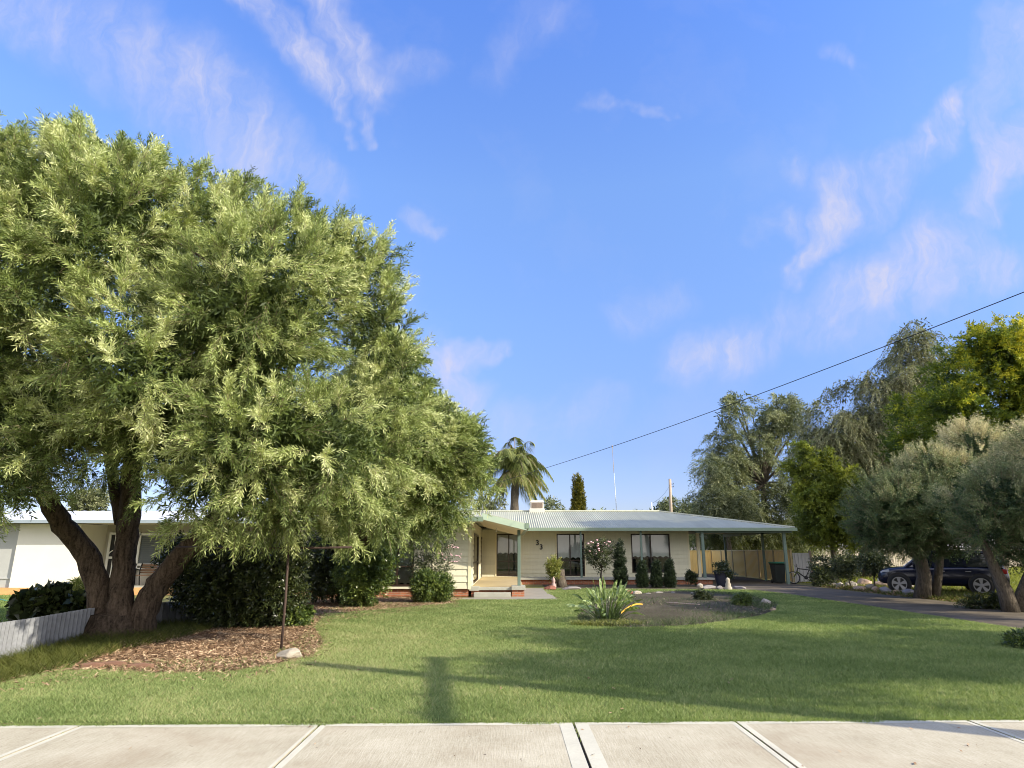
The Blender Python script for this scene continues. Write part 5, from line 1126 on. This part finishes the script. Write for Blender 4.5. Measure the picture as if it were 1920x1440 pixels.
for s_ in (-1, 1):
    mb = MB(); mb.lathe([(0, -.03), (.10, -.03), (.10, .03), (0, .03)], (bp[0]+s_*.25, bp[1]+.30, .10), 'x', 16); mb.build('wheel', 'tyre', bn)
mb = MB(); mb.tube([(bp[0]-.25, bp[1]+.42, 1.0), (bp[0]+.25, bp[1]+.42, 1.0)], .02, 6); mb.build('handle', 'bin', bn)
# --- bicycle leaning by the fence end
bc_ = G(1517, 1096); bk = thing('bicycle', 'small lime green and black bicycle leaning at the end of the fence', 'bicycle', bc_)
wa, wb_ = np.array([-.48, 0, .27]), np.array([.44, 0, .27])
def wheel(c):
    root = MB(); root.lathe([(.245, -.022), (.27, 0), (.245, .022), (.23, 0), (.245, -.022)], tuple(c), 'y', 30); o = root.build('wheel', 'tyre', bk, local=True, smooth=True)
    r_ = MB(); r_.lathe([(.215, -.012), (.228, -.012), (.228, .012), (.215, .012), (.215, -.012)], tuple(c), 'y', 30); r_.build('rim', 'alloy', o, local=True)
    s_ = MB()
    for i in range(14):
        a = i*math.pi/7; s_.tube([tuple(c), tuple(c+np.array([.22*math.cos(a), 0, .22*math.sin(a)]))], .0035, 4, False)
    s_.tube([tuple(c+np.array([0, -.05, 0])), tuple(c+np.array([0, .05, 0]))], .02, 8); s_.build('spokes', 'alloy', o, local=True)
wheel(wa); wheel(wb_)
hd, st_, bb_ = np.array([-.27, 0, .66]), np.array([.20, 0, .60]), np.array([.02, 0, .27]); hl = np.array([-.31, 0, .52])
mb = MB()
for a, b_, r_ in ((hl, bb_, .026), (hd, st_, .022), (st_, bb_, .02), (bb_, wb_, .014), (st_, wb_, .014), (hd, hl, .026)): mb.tube([tuple(a), tuple(b_)], r_, 8)
mb.build('frame', 'black', bk, local=True)
mb = MB(); mb.tube([tuple(hl), tuple(wa*.5+hl*.5), tuple(wa)], [.026, .028, .018], 8); mb.tube([tuple(hl+np.array([0,0,.01])), tuple(bb_*.35+hl*.65)], .03, 8); mb.build('fork', 'lime', bk, local=True)
mb = MB(); mb.tube([(-.27, 0, .66), (-.30, 0, .76)], .016, 6); mb.tube([(-.34, -.28, .80), (-.30, -.1, .77), (-.30, .1, .77), (-.34, .28, .80)], .014, 6); mb.build('handlebar', 'black', bk, local=True)
mb = MB(); mb.tube([tuple(st_), (.225, 0, .70)], .014, 6); mb.loft([[(x, -w_, .70), (x, w_, .70), (x, w_*.8, .74), (x, -w_*.8, .74)] for x, w_ in ((.08, .02), (.16, .035), (.26, .07), (.33, .065))], True, True); mb.build('saddle', 'black', bk, local=True)
mb = MB(); mb.lathe([(0, -.02), (.08, -.02), (.08, .0), (0, .0)], (.02, -.04, .27), 'y', 18); mb.tube([(.02, -.06, .27), (.12, -.06, .17)], .012, 6); mb.box(.09, .17, -.14, -.06, .155, .18); mb.build('crank', 'black', bk, local=True)
bk.rotation_euler = (R(-7), 0, R(-12)); bk.scale = (1.2, 1.2, 1.2); bk.location.x -= .15; bk.location.z = .02

# --- navy SUV
car = thing('parked_car', 'dark navy four wheel drive wagon parked in shade behind the twin trunked tree', 'car', (0, 0, 0))
def half(secs): # mirror a half section (y>=0, bottom to top) round the car's middle line
    return [list(s)+[(p[0], -p[1], p[2]) for p in reversed(s)] for s in secs]
ST_ = [(-2.36,.62,.50,.78),(-2.30,.80,.42,.98),(-2.15,.90,.36,1.05),(-1.35,.93,.34,1.08),(-.4,.935,.33,1.07),(.5,.935,.33,1.05),(1.0,.93,.33,1.04),(1.4,.925,.34,1.02),(1.75,.90,.35,.98),(1.98,.82,.38,.92),(2.1,.68,.42,.82),(2.15,.55,.46,.66)]
mb = MB(); mb.loft(half([[(x, .02, zb), (x, w_*.85, zb), (x, w_*.985, zb+.12), (x, w_, (zb+zt)/2), (x, w_*.985, zt-.16), (x, w_*.96, zt-.05), (x, w_*.86, zt), (x, .02, zt+.03)] for x, w_, zb, zt in ST_]), True, True); body = mb.build('body', 'carpaint', car, local=True, smooth=True)
CAB = [(-2.22,.80,.74,1.05,1.12),(-2.08,.83,.72,1.06,1.50),(-1.9,.85,.70,1.07,1.66),(-1.0,.86,.70,1.07,1.73),(-.1,.86,.70,1.06,1.73),(.35,.86,.69,1.05,1.66),(.75,.85,.70,1.04,1.42),(1.18,.83,.76,1.03,1.08)]
mb = MB(); mb.loft(half([[(x, .02, z0), (x, wb__, z0), (x, (wb__+wt)/2, (z0+z1)/2), (x, wt, z1-.05), (x, wt-.08, z1-.005), (x, .02, z1)] for x, wb__, wt, z0, z1 in CAB]), True, True); mb.build('cabin_glass', 'carglass', car, local=True)
mb = MB(); mb.loft(half([[(x, .02, z1+.005), (x, wt-.08, z1+.004), (x, wt+.012, z1-.05), (x, wt+.02, z1-.11)] for x, wb__, wt, z0, z1 in CAB[2:6]]), False); mb.build('roof', 'carpaint', car, local=True, smooth=True)
def cabpt(x, k):
    for c0, c1 in zip(CAB[:-1], CAB[1:]):
        if c0[0] <= x <= c1[0]:
            t = (x-c0[0])/(c1[0]-c0[0]); v = [c0[i]*(1-t)+c1[i]*t for i in range(5)]; return np.array([x, v[1]*(1-k)+v[2]*k+.012, v[3]*(1-k)+(v[4]-.05)*k])
for s_ in (1, -1):
    fl = np.array([1, s_, 1]); mb = MB()
    for xa, xb, w_ in ((1.10, .36, .07), (.12, .10, .10), (-.95, -.92, .10), (-2.05, -1.80, .26)):
        mb.bar(cabpt(xa, .02)*fl, cabpt(xb, 1.0)*fl, .03, w_, (1, 0, 0))
    mb.build('pillar', 'carpaint', car, local=True)
    mb = MB(); mb.tube([(-1.75, s_*.60, 1.80), (.2, s_*.60, 1.79)], .018, 6); mb.tube([(-1.6, s_*.60, 1.72), (-1.6, s_*.60, 1.80)], .018, 6); mb.tube([(.05, s_*.60, 1.70), (.05, s_*.60, 1.79)], .018, 6); mb.build('roof_rail', 'alloy', car, local=True)
    mb = MB(); mb.box(.66, .86, s_*.95-.10, s_*.95+.10, 1.10, 1.24); mb.build('mirror', 'carpaint', car, local=True, bevel=.03)
    for xd in (-.12, -1.0):
        mb = MB(); mb.box(xd-.11, xd+.08, s_*.945-.018, s_*.945+.018, .88, .91); mb.build('handle', 'alloy', car, local=True)
    mb = MB(); mb.loft([[(1.72, s_*.91, .86), (1.72, s_*.91, .95)], [(1.93, s_*.855, .84), (1.93, s_*.855, .92)], [(2.05, s_*.76, .80), (2.05, s_*.76, .86)]], False); mb.build('headlight', 'lamp', car, local=True)
    mb = MB(); mb.box(-2.28, -2.12, s_*.87-.05, s_*.87+.03, .82, 1.0); mb.build('tail_light', 'redlamp', car, local=True, bevel=.02)
    for xw in (1.42, -1.38):
        mb = MB(); mb.lathe([(0, .0), (.44, .0), (.44, .03), (0, .03)], (xw, s_*.915-.015, .39), 'y', 28); mb.build('wheel_arch', 'black', car, local=True)
        mb = MB(); mb.lathe([(.26, -.11), (.36, -.11), (.38, -.06), (.38, .06), (.36, .10), (.275, .10), (.26, .05)], (xw, s_*.86, .38), 'y', 32); wh = mb.build('wheel', 'tyre', car, local=True, smooth=True)
        mb = MB(); cc = np.array([xw, s_*.975, .38]); mb.lathe([(.245, -.03), (.275, -.03), (.275, .0), (.245, .0), (.245, -.03)], tuple(cc), 'y', 32)
        for i in range(5):
            a = 2*math.pi*i/5+.3; d = np.array([math.cos(a), 0, math.sin(a)]); e = np.array([-math.sin(a), 0, math.cos(a)])
            mb.poly([tuple(cc+d*.03-e*.03+np.array([0, -s_*.01, 0])), tuple(cc+d*.255-e*.075), tuple(cc+d*.255+e*.075), tuple(cc+d*.03+e*.03+np.array([0, -s_*.01, 0]))])
        mb.lathe([(0, .0), (.06, .0), (.05, .012*s_), (0, .012*s_)], tuple(cc), 'y', 12); mb.build('rim', 'alloy', wh, local=True, fix=False)
mb = MB(); mb.box(2.1, 2.17, -.5, .5, .52, .74); mb.build('grille', 'black', car, local=True, bevel=.02)
mb = MB(); mb.box(2.12, 2.21, -.26, .26, .44, .54); mb.build('number_plate', 'white', car, local=True)
pr_, pf_ = G(1832, 1119), G(1680, 1107); dirc = pf_-pr_; 
ang = math.atan2(.50, -.87); d3 = np.array([math.cos(ang), math.sin(ang), 0]); side = np.array([-math.sin(ang), math.cos(ang), 0])
rear = pr_+np.array([.75, .7, 0]); ctr = rear+d3*1.38-side*.97
car.location = tuple(ctr); car.rotation_euler = (0, 0, ang)
print('car', ctr, 'front wheel target', pf_, 'got', ctr+d3*1.42+side*.95)

# --- cream shed and fence on the right
shed = thing('shed', 'long low cream shed with a pale roof behind the cream back fence', 'shed', (46, 82, 0))
xa, xb = PY(1497, 1020, 82)[0], PY(1800, 1020, 82)[0]; ze, zr = PY(1540, 1026, 82)[2], PY(1540, 1008, 88)[2]
mb = MB(); mb.box(xa, xb, 82, 94, 0, ze); mb.build('wall', 'shed', shed)
mb = MB(); mb.loft([[(x, 81.5, ze), (x, 88, zr), (x, 94.5, ze)] for x in (xa-.4, xb+.4)], False); mb.build('roof', 'shed_roof', shed)
f4 = thing('steel_fence', 'long cream ribbed fence along the back of the neighbouring yard', 'fence', (45, 74, 0)); x0, x1 = PY(1503, 1040, 74)[0], PY(1990, 1040, 74)[0]; rows = []; x = x0
while x < x1:
    for dx, o in ((0, 0), (.10, 0), (.12, .05), (.22, .05)): rows.append([(x+dx, 74-o, 0), (x+dx, 74-o, 1.85)])
    x += .25
mb = MB(); mb.loft(rows, False); mb.build('panel', 'shed', f4); mb = MB(); mb.box(x0, x1, 73.9, 74.04, 1.85, 1.93); mb.build('rail', 'shed_roof', f4)
# --- neighbouring house, left
nb = thing('neighbour_house', 'white rendered house with a silver roof seen behind the huge tree', 'house', (-18, 27, 0)); YN_ = 27.0
xc, xr_ = PY(24, 1060, YN_)[0], PY(140, 1060, YN_)[0]; xl = -38; ze = PY(100, 981, YN_-.5)[2]
mb = MB(); mb.box(xc, xr_, YN_, YN_+6, .28, ze); mb.build('wall', 'offwhite', nb)
mb = MB(); mb.box(xr_, xr_+7.5, YN_+1.8, YN_+6, .28, ze+.1); mb.build('wall', plain('shaded_render', (.50, .46, .39), .7, .05), nb)  # recessed porch wall, its shade put into the render colour
mb = MB(); mb.box(xl, xc, YN_+.12, YN_+6, .28, ze)
for k in range(12): mb.box(xc-.9-k*.9, xc-.86-k*.9, YN_+.10, YN_+.13, .35, ze)
mb.box(xl, xc, YN_+.09, YN_+.125, .60, .66); mb.build('wall', 'grey_panel', nb)
mb = MB(); mb.box(xl, xr_+7.5, YN_-.02, YN_+.10, 0, .28); mb.build('plinth', plain('timber_base', (.62, .36, .15), .7, .2, 5), nb)
zr = PY(150, 958, YN_+5)[2]
mb = MB(); rows = []
for i in range(260):
    x = xl+(xr_+8.2-xl)*i/259; a = .012*math.sin(i*math.pi/2); rows.append([(x, YN_-.55, ze+.12+a), (x, YN_+5, zr+a), (x, YN_+10.5, ze+.12+a)])
mb.loft(rows, False); nr = mb.build('roof', 'silver_roof', nb)
mb = MB(); mb.box(xl, xr_+8.2, YN_-.66, YN_-.53, ze+.0, ze+.13); mb.build('gutter', 'gutter_blue', nr)
mb = MB(); mb.box(xl, xr_+8.2, YN_-.53, YN_+1.8, ze+.02, ze+.05); mb.build('soffit', 'soffit', nr)
yd = YN_+1.75; d0, d1 = PY(198, 1060, yd)[0], PY(256, 1060, yd)[0]; z0_, z1_ = PY(220, 1112, yd)[2], PY(220, 998, yd)[2]
dr = thing('x', '', '') if False else None
mb = MB(); mb.box(d0, d1, yd-.03, yd+.02, z0_, z1_); door = mb.build('door', 'black', nb); mb = MB(); wd_ = d1-d0
for a, b_ in ((d0, d0+.10), (d1-.10, d1)): mb.box(a, b_, yd-.07, yd-.025, z0_, z1_)
for z in (z0_, z1_-.1, z0_+.62*(z1_-z0_)*.98-.12, z0_+.25): mb.box(d0+.1, d1-.1, yd-.068, yd-.026, z, z+.09)
for k in np.linspace(.22, .78, 4):
    mb.box(d0+wd_*k-.018, d0+wd_*k+.018, yd-.062, yd-.028, z0_+.3, z0_+.55*(z1_-z0_)); mb.box(d0+wd_*k-.018, d0+wd_*k+.018, yd-.062, yd-.028, z0_+.76*(z1_-z0_), z1_-.1)
for rr_ in (.46, .26): mb.tube([((d0+d1)/2+wd_*rr_*math.cos(t), yd-.05, z0_+.60*(z1_-z0_)+.36*rr_*2*math.sin(t)) for t in np.linspace(.05, math.pi-.05, 14)], .022, 6)
mb.build('grille', 'white', door)
v0, v1 = PY(262, 1040, yd)[0], PY(345, 1040, yd)[0]; zz0, zz1 = PY(300, 1056, yd)[2], PY(300, 1004, yd)[2]
mb = MB()
for z in np.arange(zz0, zz1, .085): mb.quad((v0, yd-.06, z), (v1, yd-.06, z), (v1, yd-.02, z+.08), (v0, yd-.02, z+.08))
wnd = mb.build('window', 'louvre', nb, fix=False); mb = MB()
for z in (zz0-.10, zz0-.28, zz1): mb.box(v0-.05, v1+.05, yd-.09, yd-.01, z, z+.09)
mb.box(v0-.10, v0, yd-.09, yd-.01, zz0-.28, zz1+.09); mb.build('frame', 'white', wnd)
mb = MB(); mb.box(d0-.3, v1+1, YN_+.10, YN_+1.75, .1, .30); mb.build('porch_floor', 'step', nb)
# bench on its porch
bx = (PY(285, 1080, YN_+1.3)[0], YN_+1.3, .30); be = thing('park_bench', 'timber slat bench with black iron ends on the neighbouring porch', 'bench', bx)
for i in range(4): m2 = MB(); m2.box(bx[0]-.65, bx[0]+.65, bx[1]+.2+i*.02, bx[1]+.225+i*.02, .30+.48+i*.10, .30+.55+i*.10); m2.build('back_slat', 'slat', be)
for i in range(4): m2 = MB(); m2.box(bx[0]-.65, bx[0]+.65, bx[1]-.28+i*.11, bx[1]-.19+i*.11, .30+.40, .30+.43); m2.build('seat_slat', 'slat', be)
for s_ in (-1, 1):
    m2 = MB(); x = bx[0]+s_*.62; m2.tube([(x, bx[1]-.3, .30), (x, bx[1]-.25, .55), (x, bx[1]-.3, .70), (x, bx[1]-.3, .9), (x, bx[1]-.1, .95), (x, bx[1]+.15, .92), (x, bx[1]+.28, 1.2)], .025, 6); m2.tube([(x, bx[1]+.25, .30), (x, bx[1]+.18, .6), (x, bx[1]+.15, .92)], .025, 6); m2.build('iron_end', 'black', be)
# garden tap standpipe and hose
tp = G(83, 1128); tap = thing('garden_tap', 'bent grey standpipe tap in front of the white wall', 'tap', tp)
t1_ = PY(88, 1092, tp[1]); mb = MB(); mb.tube([tuple(tp), (tp[0], tp[1], t1_[2]-.05), (tp[0]+.03, tp[1], t1_[2]), (tp[0]+.09, tp[1], t1_[2]), (tp[0]+.11, tp[1], t1_[2]-.06)], .03, 8); mb.build('pipe', 'steel', tap, smooth=True)
mb = MB(); mb.tube([(tp[0]+.11, tp[1], t1_[2]-.05), (tp[0]+.15, tp[1], .35), (tp[0]+.22, tp[1], .02)], .012, 6); mb.build('drip_hose', 'steel', tap); mb = MB(); mb.box(tp[0]+.06, tp[0]+.13, tp[1]-.01, tp[1]+.01, t1_[2]+.02, t1_[2]+.06); mb.build('handle', 'black', tap)
mb = MB(); hp = [G(px, 1124+2.5*math.sin(px*.11), .03) for px in np.linspace(-30, 92, 22)]; mb.tube([tuple(p) for p in hp], .03, 7); tag(mb.build('garden_hose', 'teal', None, G(30, 1124), smooth=True), 'green garden hose lying along the foot of the white wall', 'hose')

# --- roof cooler, aerial, poles, cable
p0, p1 = PY(994, 962, RY-.3), PY(1020, 938, RY-.3); cl_ = thing('evaporative_cooler', 'square white evaporative cooler with brown pads on the roof', 'cooler', ((p0[0]+p1[0])/2, RY+.1, rzm-.12))
xa, xb, za, zb = p0[0], p1[0], rzm-.15, p1[2]; yc = RY-.3
mb = MB(); mb.loft([[(xa-e, yc-e, z), (xb+e, yc-e, z), (xb+e, yc+.95+e, z), (xa-e, yc+.95+e, z)] for z, e in ((za, .04), (za+.28, .04), (za+.30, 0), (zb-.12, -.03), (zb-.10, .0), (zb, -.05))], True, True); mb.build('cabinet', plain('cooler_cream', (.55, .52, .46), .5, .1), cl_)
mb = MB(); mb.box(xa+.09, xb-.09, yc-.03, yc+.02, za+.36, zb-.16); 
pd = mb.build('pad', 'wicker', cl_); mb = MB()
for k in np.linspace(.1, .9, 9): mb.box(xa+.09+(xb-xa-.18)*k-.01, xa+.09+(xb-xa-.18)*k+.01, yc-.045, yc-.03, za+.36, zb-.16)
mb.build('louvre', 'wood', pd)
ab = PY(1156, 958, 62); at_ = PY(1148, 840, 62); ae = thing('aerial_mast', 'very thin tall whip aerial rising behind the roof', 'aerial', (ab[0], 62, 0))
mb = MB(); mb.tube([(ab[0]+.15, 62, 0), tuple(ab), tuple(ab*.4+at_*.6)], [.05, .045, .03], 6); mb.build('mast', plain('pale_aerial', (.62, .68, .74), .4, .05), ae); mb = MB(); mb.tube([tuple(ab*.4+at_*.6), tuple(at_)], [.03, .018], 5); mb.tube([tuple(at_), tuple(at_+np.array([0, 0, .25]))], .05, 6); mb.build('whip', 'pole', ae)
pb_ = PY(1258, 955, 70); pt_ = PY(1256, 898, 70); up_ = thing('timber_pole', 'weathered grey timber power pole standing behind the roof', 'pole', (pb_[0], 70, 0))
mb = MB(); mb.tube([(pb_[0]+.1, 70, 0), tuple(pb_), tuple(pt_)], [.2, .16, .14], 10); mb.build('shaft', 'pole', up_, smooth=True)
for dz in (.55, .85): mb = MB(); mb.tube([(pt_[0], 70, pt_[2]-dz), (pt_[0]+.35, 70, pt_[2]-dz), (pt_[0]+.35, 70, pt_[2]-dz+.12)], .035, 6); mb.build('insulator', 'black', up_)
mb = MB(); e1 = PY(1224, 943, 46); mb.tube([tuple(np.array(pt_)*(1-t)+e1*t+np.array([0, 0, -.25*math.sin(math.pi*t)])-np.array([0, 0, .6*(1-t)])) for t in np.linspace(0, 1, 9)], .012, 4); tag(mb.build('overhead_cable', 'wire', None, e1), 'fine grey cable from the timber pole down to the roof', 'cable')
# street pole outside the frame, whose cable crosses the sky
spx, spy = 10.6, 3.6; pole = thing('street_pole', 'timber street pole with a long crossarm standing beside the footpath', 'pole', (spx, spy, 0))
mb = MB(); mb.tube([(spx, spy, -.1), (spx, spy, 8.85)], [.21, .17], 12); mb.build('shaft', 'pole', pole, smooth=True)
mb = MB(); mb.bar((spx+.26, spy-2.45, 7.5), (spx-.20, spy+1.65, 7.5), .13, .16); mb.build('crossarm', 'wood', pole)
for k in (-2.2, -1.3, .6, 1.4): mb = MB(); mb.lathe([(.03, 0), (.06, .05), (.04, .1), (.06, .15), (0, .2)], (spx-.015-k*.112, spy+k, 7.58), n=10); mb.build('insulator', 'black', pole)
c0 = PY(905, 913, 33.5); c1 = PY(1920, 533, 11.8)
c2 = c1+(c1-c0)/np.linalg.norm(c1-c0)*4.6
mb = MB(); mb.tube([tuple(c0*(1-t)+c2*t+np.array([0, 0, -.32*math.sin(math.pi*t)])) for t in np.linspace(0, 1, 40)], .0095, 6); cb_ = mb.build('overhead_cable', 'wire', None, c0, smooth=True); tag(cb_, 'black twisted service cable crossing the sky down to the house roof', 'cable')
mb = MB(); mb.tube([(c0[0], c0[1], 2.9), tuple(c0)], .03, 6); mb.build('cable_mast', 'steel', house)
# street tree outside the frame on the right; its crown shades the lawn
tree('street_tree', 'broad street tree on the verge right of the driveway', 'tree', (14.5, 6.0, 0), None, 6, 3, 0, 1, 'gum', 2600, 14, .16, .05, .8, 131, alpha=45, droop=.4, upb=.2, rnd=.6, trunk_r=.3, fork=.6, limb_r=.08, nlimb=20, interior=.5, back=1.0,
     lobes=[(np.array([13.4+x, 6.7+y, z]), r) for x, y, z, r in ((0,0,5.6,1.4),(-1.6,.4,5.2,1.1),(1.5,-.2,5.8,1.2),(-.4,1.6,6.3,1.2),(2.8,2.6,4.8,1.0),(-1.5,1.4,4.7,1.0),(.4,-.9,6.9,1.1),(1.6,1.6,6.9,1.2),(3.2,3.6,4.0,.9),(3.8,3.0,5.0,1.0),(.2,.9,7.7,1.0),(2.8,1.0,5.2,1.1),(-2.6,-2.1,6.2,.7),(-1.8,-1.5,6.6,.9),(-1.4,-2.4,5.9,.8),(-3.0,-1.0,6.3,.55),(-.6,-2.6,7.2,.8))])

# more of the same planting outside the frame on the right: it keeps the car and the driveway in shade
def off_tree(name, label, x, y, zc, r, n, leaf, ns, seed, ll=.16, lw=.05):
    rg_ = np.random.default_rng(seed); lb = []
    for i in range(n):
        d = rdirs(rg_, 1)[0]*np.array([1, 1, .8]); lb.append((np.array([x, y, zc])+d*r*rg_.random()**.4, r*.33))
    tree(name, label, 'tree', (x, y, 0), None, y, 2, 0, 1, leaf, ns, 14, ll, lw, .6, seed, alpha=45, droop=.2, upb=.3, rnd=.6, trunk_r=.25, fork=.6, limb_r=.06, nlimb=14, interior=.5, back=1.0, lobes=lb)
off_tree('brush_tree', 'spreading brush leaved tree in the garden strip beyond the right edge', 21.6, 24.3, 3.9, 2.6, 16, 'grev', 2600, 141, .10, .035)
off_tree('brush_tree', 'round brush leaved tree on the verge side of the leaning one', 16.6, 15.2, 5.2, 2.5, 16, 'grev', 3000, 142, .10, .035)
off_tree('gum_tree', 'tall gum tree in the neighbouring yard right of the golden tree', 27.8, 24.4, 16.0, 2.6, 16, 'gum', 1500, 143, .3, .07)

# a few dry leaves and bits of bark lying on the footpath and lawn edge
r4 = np.random.default_rng(55); n = 90; x = r4.uniform(-6, 6, n); y = np.where(r4.random(n) < .45, r4.uniform(5.3, 6.9, n), r4.uniform(7.1, 10, n)); a = r4.uniform(0, 6.28, n); l = r4.uniform(.012, .035, n)
z = np.where(y < 7.0, .024, .045); d = np.stack([np.cos(a), np.sin(a), r4.normal(0, .2, n)], -1)*l[:, None]; s_ = np.stack([-np.sin(a), np.cos(a), r4.normal(0, .3, n)], -1)*(l*.35)[:, None]; c_ = np.stack([x, y, z], -1)
tag(quads('fallen_leaves', np.stack([c_-d, c_-s_, c_+d, c_+s_], 1), r4.random(n)*.8, CH), kind='stuff')
